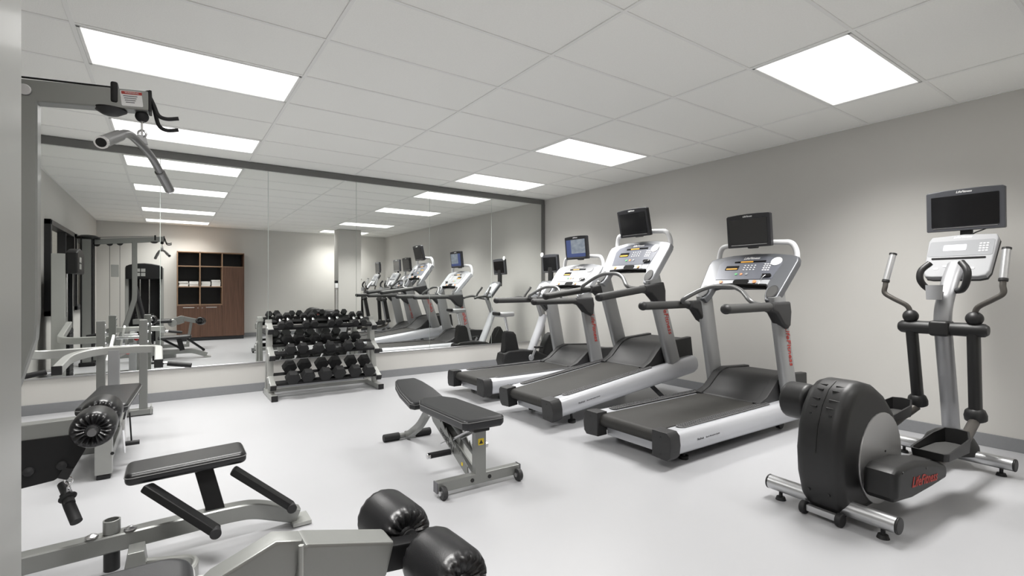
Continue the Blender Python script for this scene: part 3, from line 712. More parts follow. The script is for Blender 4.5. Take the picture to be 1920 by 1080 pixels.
# ================================================================== EXERCISE BIKE
def bike(loc):
    b = empty('exercise_bike', loc, 0, 'upright exercise bike with black base against the mirror', 'bike')
    hp = [(-.04, .0), (-.10, .06), (-.02, .10), (-.055, .20), (-.03, .30), (.05, .335), (.30, .34), (.55, .31), (.80, .20), (.98, .10), (1.06, .04), (1.06, .0)]
    B().prism(hp, (0, 0, 0), (1, 0, 0), (0, 0, 1), .20, .03, 3).done('base_shroud', 'ell_dark', b)
    B().prism([(.66, .16), (.72, .38), (.80, .52), (.86, .55), (.96, .40), (1.02, .2), (1.02, .1), (.70, .1)], (0, 0, 0), (1, 0, 0), (0, 0, 1), .15, .03, 3).done('front_shroud', 'ell_dark', b)
    for x in (.02, 1.0):
        f = B().cyl((x, -.26, .035), (x, .26, .035), .032, n=18, bev=.006).done('stabilizer', 'ell_dark', b)
    B().sweep([(.50, 0, .28), (.66, 0, .62), (.74, 0, .82)], [(.05 * math.cos(2 * math.pi * i / 16), .075 * math.sin(2 * math.pi * i / 16)) for i in range(16)], up=(0, 1, 0)).done('frame_post', 'tm_silver', b)
    B().sweep([(.72, 0, .78), (.66, 0, .93), (.60, 0, 1.06)], [(.035 * math.cos(2 * math.pi * i / 14), .04 * math.sin(2 * math.pi * i / 14)) for i in range(14)], up=(0, 1, 0)).done('handlebar_post', 'tm_upright', b)
    B().prism([(.0, .32), (.03, .58), (.06, .61), (.16, .60), (.20, .56), (.26, .32)], (0, 0, 0), (1, 0, 0), (0, 0, 1), .12, .02).done('seat_tube', 'ell_dark', b)
    B().cyl((.10, 0, .58), (.05, 0, .80), .022, n=16).done('seat_post', 'chrome', b)
    sp = [(-.11, .105), (-.125, 0), (-.11, -.105), (-.02, -.10), (.06, -.05), (.16, -.028), (.17, 0), (.16, .028), (.06, .05), (-.02, .10)]
    B().prism(sp, (.03, 0, .845), (1, 0, 0), (0, 1, 0), .065, .022, 4).done('saddle', 'tm_upright', b)
    B().box((-.10, 0, .86), (.05, .16, .05), .015).done('saddle_back', 'ell_dark', b)
    # cranks
    for s in (-1, 1):
        c = B().cyl((.42, s * .105, .22), (.42, s * .13, .22), .045, n=20, bev=.006).beam((.42, s * .135, .22), (.42 + .16 * s * -.5, s * .135, .22 + .15 * s * -1), .02, .03, .004).done('crank', 'alu', b)
        pb = V(.42 + .16 * s * -.5, s * .19, .22 - .15 * s)
        B().box(pb, (.11, .085, .025), .006).done('pedal', 'rubber', b)
    # handlebars
    for s in (-1, 1):
        B().tube([(.62, s * .03, 1.03), (.55, s * .14, 1.05), (.46, s * .20, 1.08), (.34, s * .19, 1.07), (.26, s * .18, 1.05)], .019, 12, 6).done('handlebar', 'tm_grip', b)
        B().tube([(.50, s * .17, 1.065), (.53, s * .16, 1.13), (.58, s * .14, 1.20), (.60, s * .13, 1.235)], .017, 12, 5).done('upper_handle', 'tm_grip', b)
    sd = V(.24, 0, .30).normalized(); n = V(-sd.z, 0, sd.x); o = V(.62, 0, 1.06); ax = V(0, -1, 0)
    c = B().prism([(-.13, .0), (.13, .0), (.15, .28), (.10, .33), (-.10, .33), (-.15, .28)], o, ax, sd, .05, .015).done('console', 'console_grey', b)
    B().prism([(-.10, .06), (.10, .06), (.12, .26), (.0, .30), (-.12, .26)], o + n * .026, ax, sd, .004).done('console_face', 'console_silver', c)
    B().prism(rrect(.15, .012, .004), o + n * .03 + sd * .07, ax, sd, .006).done('reading_ledge', 'ledge', c)
    B().box((.88, 0, 1.40), (.035, .10, .30), .01).done('monitor_mount', 'ell_dark', b)
    monitor(b, (.86, 0, 1.585), .36, .27, R(-6), 0, 'bezel', 'screen', logo=False)
    B().cyl((.845, .175, 1.73), (.855, .175, 1.73), .034, n=20).done('round_label', 'tread_white', b)
    return b
bike((3.86, 5.80, 0))
# ------------------------------------------------------------------ helpers for things described in room coordinates
def root_of(o):
    while o.parent: o = o.parent
    return o
def fin(b, name, m, parent, sharp=38):
    r = root_of(parent)
    mtx = (Matrix.Translation(r.location) @ Matrix.Rotation(r.rotation_euler.z, 4, 'Z')).inverted()
    bmesh.ops.transform(b.bm, matrix=mtx, verts=b.bm.verts)
    return b.done(name, m, parent, sharp=sharp)
def roller(parent, p0, p1, r, name='foam_roller'):
    """padded roller with pleated vinyl ends"""
    p0, p1 = Vector(p0), Vector(p1); L = (p1 - p0).length
    e = min(.03, L * .2)
    prof = [(.0, .004), (r * .30, .004), (r * .34, .010), (r * .55, .006), (r * .78, .002), (r * .92, .012), (r, e), (r * 1.01, L / 2), (r, L - e), (r * .92, L - .012), (r * .78, L - .002), (r * .55, L - .006), (r * .34, L - .010), (r * .30, L - .004), (.0, L - .004)]
    def mod(a, q, rr, t):
        k = math.cos(18 * a)
        if q in (3, 4): return rr, t + .005 * k
        if q == 5: return rr, t + .0015 * k
        if q in (10, 11): return rr, t - .005 * k
        if q == 9: return rr, t - .0015 * k
        return rr, t
    o = fin(B().lathe(prof, p0, p1 - p0, 72, mod), name, 'vinyl', parent, 60)
    d = (p1 - p0).normalized()
    fin(B().cyl(p0 - d * .004, p0 + d * .008, r * .30, n=20, bev=.003), 'end_plug', 'rubber', o)
    fin(B().cyl(p1 - d * .008, p1 + d * .004, r * .30, n=20, bev=.003), 'end_plug', 'rubber', o)
    return o
def pad(parent, c, size, rz=0.0, rx=0.0, ry=0.0, m='vinyl', name='pad', bev=.028, corner=.04):
    rot = Matrix.Rotation(rz, 3, 'Z') @ Matrix.Rotation(rx, 3, 'X') @ Matrix.Rotation(ry, 3, 'Y')
    ax, ay, az = rot @ Vector((1, 0, 0)), rot @ Vector((0, 1, 0)), rot @ Vector((0, 0, 1))
    o = fin(B().prism(rrect(size[0], size[1], corner, 5), c, ax, ay, size[2], bev, 4), name, m, parent)
    k = Vector(c) + az * (size[2] / 2 - bev * .95)
    seam = [k + ax * a + ay * b for a, b in rrect(size[0] + .001, size[1] + .001, corner, 5)]
    fin(B().sweep(seam, [(.0022 * math.cos(2 * math.pi * i / 6), .0022 * math.sin(2 * math.pi * i / 6)) for i in range(6)], up=az, closed=True), 'piping', 'piping', o)
    return o
# ================================================================== DUMBBELL RACK
rk = empty('dumbbell_rack', (1.51, 6.07, 0), 0, 'three tier grey steel dumbbell rack under the mirror', 'rack')
TIERS = [((5.865, .165), (6.075, .275)), ((5.925, .48), (6.125, .59)), ((6.02, .762), (6.20, .862))]   # arm tops: front, rear
for sx in (.925, 2.095):
    f = fin(B().box((sx, 6.06, .033), (.062, .54, .058), .004), 'foot', 'gymlight', rk)
    fin(B().box((sx, 5.783, .033), (.064, .016, .060), .003).box((sx, 6.337, .033), (.064, .016, .060), .003), 'end_cap', 'rubber', f)
    fin(B().beam((sx, 6.02, .06), (sx, 6.17, .86), .06, .06, .004, up=(1, 0, 0)), 'upright', 'gymlight', rk)
    fin(B().beam((sx, 6.29, .06), (sx, 6.185, .80), .05, .04, .004, up=(1, 0, 0)), 'back_strut', 'gymlight', rk)
    for (fy, fz), (ry_, rz_) in TIERS:
        d = V(0, ry_ - fy, rz_ - fz).normalized(); nn = V(0, -d.z, d.y)
        a0, a1 = V(sx, fy - .02, fz) - nn * .032, V(sx, ry_ + .01, rz_) - nn * .032
        arm = fin(B().beam(a0, a1, .058, .058, .004, up=(1, 0, 0)), 'tier_arm', 'gymlight', rk)
        fin(B().beam(a0 - d * .012, a0 + d * .004, .062, .062, .004, up=(1, 0, 0)), 'end_cap', 'rubber', arm)
        so = -1 if sx < 1.5 else 1
        for q in (.35, .75):
            pq = a0 + (a1 - a0) * q; fin(B().cyl(pq + V(so * .028, 0, 0), pq + V(so * .038, 0, 0), .011, n=10), 'bolt', 'chrome', arm)
for (fy, fz), (ry_, rz_) in TIERS:
    d = V(0, ry_ - fy, rz_ - fz).normalized(); nn = V(0, -d.z, d.y); a = V(1.51, fy, fz)
    L = (V(0, ry_, rz_) - V(0, fy, fz)).length
    for q, w in ((.035, .05), (L - .05, .05)):
        c = a + d * q + nn * .004
        rot = Matrix((V(1, 0, 0), d, nn)).transposed()
        fin(B().box(c, (1.12, w, .008), .002, 1, rot).box(c + d * (w / 2 if q > .1 else -w / 2) + nn * -.013, (1.12, .006, .03), .002, 1, rot), 'tier_rail', 'blackpaint', rk)
fin(B().box((1.51, 6.18, .05), (1.11, .04, .04), .004), 'floor_crossbar', 'gymlight', rk)
proto = {}
def dumbbell(kind, r, hl, gl, x, tier, label, grp):
    (fy, fz), (ry_, rz_) = TIERS[tier]
    d = V(0, ry_ - fy, rz_ - fz).normalized(); nn = V(0, -d.z, d.y)
    L = (V(0, ry_, rz_) - V(0, fy, fz)).length
    base = V(x, fy, fz) + d * (L / 2 + random.uniform(-.012, .012)) + nn * (.0085)
    if kind not in proto:
        e = empty('dumbbell', (0, 0, 0)); ap = r * math.cos(R(30))
        hx = [(r * math.cos(R(60 * i)), r * math.sin(R(60 * i))) for i in range(6)]
        for s in (-1, 1):
            B().prism(hx, (0, s * (gl / 2 + hl / 2), ap), (1, 0, 0), (0, 0, 1), hl, .012 * r / .06, 3).done('hex_head', 'hex', e)
        hn = B().lathe([(.013, -gl / 2), (.0155, -gl / 4), (.017, 0), (.0155, gl / 4), (.013, gl / 2)], (0, 0, ap), (0, 1, 0), 16).done('grip', 'chrome', e)
        proto[kind] = e
    else: e = copy_tree(proto[kind])
    e.location = base; e.rotation_euler = (math.atan2(d.z, d.y), 0, 0)
    tag(e, label, 'dumbbell', grp)
ORD = ('', 'second ', 'third ', 'fourth ', 'fifth ', 'sixth ', 'seventh ', 'eighth ')
def dlab(a, i, n, b):
    k = n - 1 - i
    return '%s%s hex dumbbell from the treadmill end of the %s tier' % (ORD[k] if k else 'first ', a, b)
for i, x in enumerate((1.115, 1.275, 1.465, 1.62, 1.805, 1.965)):
    dumbbell('L', .078, .085, .12, x, 0, dlab('large', i, 6, 'bottom'), 'large dumbbells on the bottom tier')
for i, x in enumerate((1.108, 1.238, 1.405, 1.535, 1.74, 1.875)):
    dumbbell('M', .062, .072, .115, x, 1, dlab('medium', i, 6, 'middle'), 'medium dumbbells on the middle tier')
for i, x in enumerate((1.03, 1.115, 1.295, 1.385, 1.575, 1.665, 1.86, 1.955)):
    dumbbell('S', .043, .055, .11, x, 2, dlab('small', i, 8, 'top'), 'small dumbbells on the top tier')
# ================================================================== ADJUSTABLE BENCH
bn = empty('adjustable_bench', (1.572, 3.10, 0), R(-1.5), 'adjustable weight bench with black pads and wheeled grey frame', 'bench')
def bm_(b, name, m, parent, sharp=38): return b.done(name, m, parent, sharp=sharp)
def bpad(c, size, rx, nm, taper=0):
    rot = Matrix.Rotation(rx, 3, 'X'); ax, ay, az = rot @ Vector((1, 0, 0)), rot @ Vector((0, 1, 0)), rot @ Vector((0, 0, 1))
    w, h = size[0], size[1]
    if taper: poly = [(-w / 2, -h / 2 + .03), (-w / 2 + .03, -h / 2), (w / 2 - .03, -h / 2), (w / 2, -h / 2 + .03), (w / 2 * .98, 0), (w / 2 * .82, h / 2 * .6), (w / 2 * .62, h / 2 - .02), (w / 2 * .5, h / 2), (-w / 2 * .5, h / 2), (-w / 2 * .62, h / 2 - .02), (-w / 2 * .82, h / 2 * .6), (-w / 2 * .98, 0)]
    else: poly = [(-w / 2, -h / 2 + .03), (-w / 2 + .03, -h / 2), (w / 2 - .03, -h / 2), (w / 2, -h / 2 + .03), (w / 2, h / 2 - .14), (w / 2 - .05, h / 2 - .02), (w / 2 - .07, h / 2), (-w / 2 + .07, h / 2), (-w / 2 + .05, h / 2 - .02), (-w / 2, h / 2 - .14)]
    o = B().prism(poly, c, ax, ay, size[2], .02, 4).done(nm, 'vinylgrey', bn)
    k = Vector(c) + az * (size[2] / 2 - .016)
    B().sweep([k + ax * a * 1.003 + ay * b * 1.003 for a, b in poly], [(.002 * math.cos(2 * math.pi * i / 6), .002 * math.sin(2 * math.pi * i / 6)) for i in range(6)], up=az, closed=True).done('piping', 'piping', o)
    return o
bpad((-.012, -.205, .405), (.285, .80, .065), R(-1.5), 'back_pad')
bpad((-.012, .46, .410), (.285, .50, .06), R(11), 'seat_pad', 1)
wb = B().beam((-.285, -.50, .062), (.285, -.50, .062), .05, .062, .006).done('wheel_base', 'gym', bn)
for s in (-1, 1):
    B().box((s * .288, -.50, .062), (.008, .052, .064), .002, 1).done('end_cap', 'grey_print', wb)
    w = B().cyl((s * .245, -.545, .038), (s * .275, -.545, .038), .038, n=24, bev=.006).done('wheel', 'tm_dark', bn)
    B().cyl((s * .24, -.545, .038), (s * .285, -.545, .038), .014, n=14).beam((s * .26, -.545, .04), (s * .26, -.51, .06), .012, .03).done('wheel_hub', 'bright', w)
    B().cyl((s * .06, -.528, .062), (s * .06, -.524, .062), .012, n=12).done('bolt', 'screw', wb)
po = B().beam((0, -.50, .085), (0, -.50, .36), .075, .05, .006, up=(0, 1, 0)).done('front_post', 'gym', bn)
st = B().prism(rrect(.04, .04, .004, 2), (0, -.5257, .285), (1, 0, 0), (0, 0, 1), .0012).done('warning_sticker', 'yellow', po)
B().prism([(-.014, -.012), (.014, -.012), (0, .014)], (0, -.5264, .285), (1, 0, 0), (0, 0, 1), .001).done('warning_mark', 'black_print', st)
B().box((0, -.49, .362), (.11, .10, .03), .008).done('post_cap', 'blackpaint', bn)
for s in (-1, 1):
    # ladder plate with teeth, from the base up to the hinge
    lp = [(-.46, .07), (-.44, .055), (-.40, .075)]
    pts = [(-.46, .075), (-.42, .07), (.06, .285), (.10, .335), (.07, .37), (.0, .355)]
    for i in range(6):
        q = i / 6.0; yb, zb = .0 + (-.40) * q, .355 + (-.215) * q
        pts += [(yb - .01, zb - .012), (yb - .018, zb + .012), (yb - .038, zb - .012)]
    pts += [(-.45, .12)]
    lad = B().prism(pts, (s * .052, 0, 0), (0, 1, 0), (0, 0, 1), .008, .0015).done('ladder_plate', 'gym', bn)
    d = V(0, .48, .215).normalized(); u = V(0, -d.z, d.y)
    text('LifeFitness', 'lettering', .055, V(s * .0565, -.17, .215), d * -s, u, 'black_print', lad, bold=.0006, shear=.3)
    B().prism(rrect(.02, .02, .002, 2), (s * .0567, -.385, .118), (0, -s, 0), (0, 0, 1), .001).done('warning_sticker', 'yellow', lad)
    B().tube([(s * .03, -.44, .34), (s * .035, -.25, .245), (s * .04, -.05, .15)], .010, 10, 4).done('pad_strut', 'bright', bn)
    pg = B().cyl((s * .06, -.22, .150), (s * .20, -.22, .150), .019, n=18).done('peg_grip', 'rubber', bn)
    B().cyl((s * .20, -.22, .150), (s * .222, -.22, .150), .019, n=18, bev=.003).cyl((s * .05, -.22, .150), (s * .06, -.22, .150), .023, n=18).done('peg_end', 'chrome', pg)
    B().tube(fillet([(s * .05, .02, .34), (s * .05, .10, .345), (s * .05, .16, .32)], .05), .014, 10).done('hinge_arm', 'gym', bn)
B().beam((0, -.50, .345), (0, .10, .36), .06, .035, .006).done('back_pad_rail', 'blackpaint', bn)
B().beam((0, .10, .335), (0, .62, .435), .06, .03, .006).done('seat_rail', 'blackpaint', bn)
B().cyl((-.075, .08, .335), (.075, .08, .335), .016, n=16).done('hinge_pin', 'bright', bn)
B().rtube(fillet([(0, -.46, .10), (0, .10, .315), (0, .16, .32), (0, .27, .30), (0, .42, .16), (0, .63, .045), (0, .68, .035)], .12, 6), .05, .055).done('rear_leg', 'gym', bn)
ft = B().cyl((-.075, .68, .03), (.075, .68, .03), .022, n=18).done('foot_bar', 'gym', bn)
for s in (-1, 1): B().cyl((s * .07, .68, .03), (s * .20, .68, .03), .030, n=20, bev=.006).done('foot_sleeve', 'rubber', ft)
# ================================================================== LAT PULLDOWN STATION
lt = empty('lat_pulldown_machine', (-.47, 2.75, 0), 0, 'grey lat pulldown station with overhead arm and folded black seat', 'gym machine', 'strength machines')
# tall weight column at the window side
fin(B().box((-1.06, 2.80, 1.01), (.13, .24, 1.96), .012), 'weight_column', 'gym', lt)
fin(B().box((-1.12, 2.80, 1.02), (.02, .27, 1.98), .006).box((-.99, 2.91, 1.02), (.02, .03, 1.98), .006).box((-.99, 2.69, 1.02), (.02, .03, 1.98), .006), 'column_edge', 'blackpaint', lt)
fin(B().lathe([(.15, 0), (.15, .03), (.09, .06), (.0, .07)], (-1.05, 2.80, 1.99), (0, 0, 1), 24), 'column_cap', 'blackpaint', lt)
fin(B().box((-1.05, 2.80, .03), (.20, .32, .06), .008), 'column_foot', 'blackpaint', lt)
A0, A1 = V(-.98, 2.75, 1.955), V(-.07, 2.75, 2.05)
arm = fin(B().beam(A0, A1, .07, .088, .008), 'overhead_arm', 'gym', lt)
dA = (A1 - A0).normalized()
fin(B().cyl(A0 + dA * .51 + V(0, -.036, 0), A0 + dA * .51 + V(0, -.044, 0), .022, n=18, bev=.003), 'bolt', 'bright', arm)
fin(B().prism(rrect(.075, .065, .004, 2), A1 - dA * .065 + V(0, -.0356, .002), dA, V(-dA.z, 0, dA.x), .0015), 'instruction_label', 'white_print', arm)
fin(B().prism(rrect(.072, .012, .002, 2), A1 - dA * .065 + V(0, -.0366, .026), dA, V(-dA.z, 0, dA.x), .0015), 'label_header', 'red', arm)
tx = text('WARNING', 'lettering', .010, A1 - dA * .065 + V(0, -.0376, .026) - lt.location, dA, V(-dA.z, 0, dA.x), 'white_print', arm)
ll = B()
for i in range(4): ll.prism(rrect(.05 - .006 * i, .003, .001, 1), A1 - dA * .07 + V(0, -.0366, .012 - i * .009), dA, V(-dA.z, 0, dA.x), .001)
fin(ll, 'label_lines', 'grey_print', arm)
fin(B().box(A1 - dA * .125 + V(0, 0, .025), (.026, .082, .09), .008), 'cable_keeper', 'blackpaint', arm)
for q in (.03, .19, .32):
    pc = A0 + dA * q
    fin(B().cyl(pc + V(0, -.012, -.03), pc + V(0, .012, -.03), .045, n=24, bev=.004), 'pulley', 'rubber', arm)
fin(B().lathe([(.0, -.022), (.03, -.018), (.058, 0), (.058, .006), (.0, .006)], A1 - dA * .14 + V(0, 0, -.046), (0, 0, 1), 20), 'pulley_cover', 'blackpaint', arm)
fin(B().tube([A0 + V(0, 0, .07), A1 - dA * .12 + V(0, 0, .055)], .004, 8), 'cable', 'blackpaint', lt)
# twin rubber hooks at the arm end
for s in (-1, 1):
    fin(B().tube([A1 + V(-.012, s * .022, .045), A1 + V(.012, s * .024, -.01), A1 + V(.03, s * .035, -.07 - s * .012), A1 + V(.06, s * .04, -.085 - s * .015), A1 + V(.105, s * .042, -.075 - s * .015)], .0085, 10, 6), 'bar_hook', 'rubber', lt)
fin(B().box(A1 + V(0, 0, 0), (.012, .075, .095), .003), 'arm_end_plate', 'blackpaint', arm)
# ball stop, carabiner
CB = V(-.10, 2.753, 0)
fin(B().ball(CB + V(0, 0, 1.985), .026), 'ball_stop', 'rubber', lt)
fin(B().cyl(CB + V(0, 0, 1.96), CB + V(0, 0, 1.99), .010, n=12).cyl(CB + V(0, 0, 1.905), CB + V(0, 0, 1.965), .0045, n=10), 'cable_end', 'chrome', lt)
fin(B().rtube([(-.47, 2.75, 1.985), (-.47, 2.75, 1.12), (-.475, 2.75, 1.02), (-.56, 2.75, .70), (-.74, 2.75, .12)], .07, .075, up=(0, 1, 0)), 'main_post', 'gym', lt)
# cables and floating pulley behind the post
for x in (-.79, -.66): fin(B().tube([(x, 2.75, 1.93), (x, 2.75, .55)], .003, 6), 'cable', 'blackpaint', lt)
fin(B().box((-.725, 2.75, 1.50), (.10, .03, .20), .006), 'pulley_block', 'gymlight', lt)
# base tube with bent front foot
fin(B().rtube(fillet([(-1.05, 2.75, .10), (.22, 2.75, .130), (.34, 2.75, .125), (.545, 2.75, .045)], .10, 7), .07, .075), 'base_tube', 'gym', lt)
fin(B().box((.56, 2.75, .014), (.09, .13, .02), .003), 'foot_plate', 'gymlight', lt)
fin(B().cyl((-.205, 2.75, .0), (-.205, 2.75, .20), .029, n=24), 'pivot_sleeve', 'ell_dark', lt)
fin(B().lathe([(.030, .16), (.031, .166), (.031, .215), (.025, .216), (.025, .19), (0, .19)], (-.205, 2.75, 0), (0, 0, 1), 24), 'sleeve_collar', 'gym', lt)
for x, y in ((-.27, 2.73), (-.14, 2.73)): fin(B().lathe([(.024, 0), (.022, .006), (.010, .012), (0, .013)], (x, y, .165), (0, 0, 1), 16), 'bolt', 'bright', lt)
# curved bracket plates near the floor
fin(B().prism([(-.03, 0), (.06, 0), (.045, .12), (-.01, .12)], (-.13, 2.60, .012), (1, 0, 0), (0, 0, 1), .10, .006), 'gusset', 'gym', lt)
fin(B().rtube(fillet([(-.36, 2.58, .04), (-.20, 2.34, .04), (.08, 2.40, .04), (.10, 2.52, .04), (-.12, 2.62, .04)], .07, 6), .02, .07), 'floor_loop', 'gymlight', lt)
# seat pad on black post with two hinged links
seat = pad(lt, (.075, 2.83, .385), (.475, .22, .055), 0, 0, R(-2), 'vinyl', 'seat', .02, .03)
fin(B().beam((.135, 2.80, .355), (.185, 2.76, .15), .075, .05, .004, up=(0, 1, 0)), 'seat_post', 'blackpaint', lt)
for (a, b) in (((-.085, 2.72, .340), (.17, 2.52, .152)), ((.25, 2.72, .345), (.505, 2.66, .125))):
    lk = fin(B().beam(a, b, .036, .062, .01, up=(0, 1, .2)), 'hinged_link', 'blackpaint', lt)
    bb = Vector(b); fin(B().cyl(bb + V(-.005, -.032, 0), bb + V(-.005, .032, 0), .023, n=18, bev=.004).cyl(bb + V(-.03, .02, .015), bb + V(-.03, .045, .015), .012, n=12), 'link_roller', 'rubber', lk)
# thigh hold-down
fin(B().beam((-.50, 2.63, .655), (-.20, 2.63, .66), .06, .085, .006), 'thigh_beam', 'gym', lt)
fin(B().prism([(-.50, .64), (-.27, .64), (-.275, .575), (-.31, .505), (-.37, .47), (-.50, .455)], (0, 2.60, 0), (1, 0, 0), (0, 0, 1), .012, .002), 'pulley_plate', 'blackpaint', lt)
for x, z in ((-.44, .52), (-.345, .525)): fin(B().lathe([(.018, 0), (.016, .008), (.006, .012), (0, .012)], (x, 2.594, z), (0, -1, 0), 14), 'bolt', 'rubber', lt)
fin(B().cyl((-.235, 2.38, .685), (-.235, 2.88, .685), .014, n=14), 'roller_axle', 'bright', lt)
roller(lt, (-.238, 2.42, .683), (-.238, 2.585, .683), .070)
roller(lt, (-.238, 2.665, .683), (-.238, 2.84, .683), .070)
# ------------------------------------------------------------------ hanging lat bar and strap handle
lb = empty('lat_bar', (-.10, 2.753, 1.85), 0, 'bent chrome lat bar hanging from the overhead arm', 'pull bar')
def onbar(s, z): return V(-.10 - .10 * s, 2.753 - .45 * s, z)
fin(B().tube(fillet([onbar(1.0, 1.745), onbar(.40, 1.862), onbar(.05, 1.858), onbar(-.32, 1.842), onbar(-1.0, 1.745)], .08, 6), .0165, 14), 'bar', 'darksteel', lb)
for s in (1, -1):
    a, b = onbar(s * 1.0, 1.745), onbar(s * .45, 1.852 if s > 0 else 1.822)
    dd = (b - a).normalized()
    g = fin(B().lathe([(.014, -.004), (.0215, -.004), (.0215, .19), (.017, .195)], a, dd, 20), 'grip', 'darksteel', lb)
    fin(B().lathe([(.0225, 0), (.0225, .012), (.014, .012), (.014, 0)], a - dd * .006, dd, 20), 'end_ring', 'chrome', g)
    fin(B().cyl(a - dd * .0075, a + dd * .004, .0165, n=16), 'end_hole', 'blackpaint', g)
fin(B().prism([(-.022, -.01), (.022, -.01), (.014, .03), (-.014, .03)], (-.10, 2.753, 1.873), (1, 0, 0), (0, 0, 1), .012, .002), 'bar_lug', 'tm_upright', lb)
fin(B().ring((-.10, 2.753, 1.908), (.4, 1, 0), .016, .0045), 'swivel_ring', 'bright', lb)
sh = empty('strap_handle', (-.322, 2.60, .37), 0, 'black stirrup handle hanging from the low pulley plate', 'cable handle')
fin(B().box((-.335, 2.60, .462), (.035, .03, .045), .006, 2, Matrix.Rotation(R(25), 3, 'Y')), 'cable_stop', 'rubber', sh)
fin(B().ring((-.326, 2.60, .43), (0, 1, 0), .012, .003).ring((-.325, 2.60, .408), (1, 0, 0), .013, .003), 'link', 'chrome', sh)
fin(B().box((-.326, 2.60, .385), (.014, .006, .04), .002), 'snap_hook', 'bright', sh)
fin(B().tube([(-.352, 2.66, .402), (-.335, 2.62, .375), (-.32, 2.58, .345)], .0175, 16), 'grip_core', 'tm_dark', sh)
fin(B().tube([(-.338, 2.62, .372), (-.322, 2.585, .335), (-.295, 2.53, .285)], .0195, 16), 'grip', 'rubber', sh)
fin(B().ring((-.330, 2.605, .362), (.5, -.8, -.9), .022, .008), 'strap', 'rubber', sh)
sh.location.z += .03
# ================================================================== WEIGHT TOWER (used by two machines)
def tower(parent, c, rz, stack=12):
    mt = Matrix.Translation(Vector(c)) @ Matrix.Rotation(rz, 4, 'Z')
    def put(b, nm, m, par=None):
        bmesh.ops.transform(b.bm, matrix=mt, verts=b.bm.verts); return fin(b, nm, m, par or parent)
    for s in (-1, 1):
        put(B().box((s * .285, -.045, .83), (.062, .13, 1.62), .010), 'side_column', 'gymlight')
        put(B().box((s * .245, .0, .80), (.02, .04, 1.4), .004), 'inner_flange', 'blackpaint')
        put(B().cyl((s * .075, -.02, .08), (s * .075, -.02, 1.5), .0125, n=14), 'guide_rod', 'chrome')
    put(B().box((0, -.10, .80), (.50, .012, 1.35), .002), 'back_shroud', 'blackpaint')
    pts = [(-.297, 1.40), (.297, 1.40), (.297, 1.655), (.24, 1.685), (.12, 1.71), (0, 1.72), (-.12, 1.71), (-.24, 1.685), (-.297, 1.655)]
    hd = put(B().prism(pts, (0, .077, 0), (1, 0, 0), (0, 0, 1), .11, .02, 3), 'top_shroud', 'blackpaint')
    for i in range(2):
        for q in range(2): put(B().box((-.085 + i * .085 - .02, .1325, 1.49 + q * .085), (.07, .003, .066), .001), 'diagram', 'gymlight', hd)
    for i in range(stack):
        put(B().box((0, -.02, .10 + i * .052), (.30, .12, .047), .004), 'weight_plate', 'rubber')
    put(B().box((0, -.03, .03), (.62, .20, .06), .006), 'tower_base', 'blackpaint')
# ================================================================== LEG EXTENSION STATION
le = empty('leg_extension_machine', (-.41, .42, 0), 0, 'grey leg extension station with weight tower and two black rollers', 'gym machine', 'strength machines')
tower(le, (-.41, .52, 0), 0)
fin(B().beam((-.35, .55, .08), (-.35, 1.55, .08), .07, .07, .008), 'base_tube', 'gym', le)
fin(B().beam((-.38, 1.20, .08), (.10, 1.20, .08), .07, .07, .008), 'base_cross', 'gym', le)
fin(B().beam((-.18, 1.20, .10), (-.18, 1.20, .52), .08, .08, .008), 'seat_post', 'gym', le)
sp = pad(le, (-.19, 1.20, .575), (.47, .36, .07), 0, 0, 0, 'vinylgrey', 'seat', .028, .06)
pad(le, (-.47, 1.20, .95), (.07, .34, .62), 0, 0, R(-12), 'vinylgrey', 'backrest', .02, .03)
fin(B().beam((-.44, 1.20, .5), (-.53, 1.20, 1.1), .05, .06, .006), 'backrest_post', 'gym', le)
gu = fin(B().prism([(.02, .47), (.02, .585), (.07, .625), (.19, .672), (.245, .658), (.245, .53), (.16, .50)], (0, 1.20, 0), (1, 0, 0), (0, 0, 1), .062, .010), 'pivot_gusset', 'gym', le)
fin(B().lathe([(.075, 0), (.075, .015), (.07, .02), (0, .02)], (.05, 1.235, .53), (0, 1, 0), 28), 'pivot_disc', 'gymlight', le)
fin(B().beam((.235, 1.20, .612), (.445, 1.20, .556), .085, .088, .010), 'lever_arm', 'gym', le)
fin(B().sweep([(.238, 1.155, .655), (.238, 1.155, .60), (.238, 1.155, .57)], [(.006 * math.cos(2 * math.pi * i / 8), .006 * math.sin(2 * math.pi * i / 8)) for i in range(8)]), 'weld_bead', 'gymlight', le)
fin(B().beam((.43, 1.20, .550), (.535, 1.20, .538), .05, .066, .008), 'arm_insert', 'blackpaint', le)
fin(B().cyl((.553, 1.01, .541), (.502, 1.40, .564), .013, n=14), 'roller_axle', 'bright', le)
roller(le, (.524, 1.235, .556), (.502, 1.405, .566), .077)
roller(le, (.555, .985, .538), (.533, 1.155, .548), .077)
fin(B().beam((.36, 1.20, .53), (.30, 1.20, .09), .05, .03, .005, up=(0, 1, 0)), 'arm_leg', 'gym', le)
fin(B().beam((.08, 1.20, .075), (.33, 1.20, .075), .07, .06, .008), 'front_foot', 'gym', le)
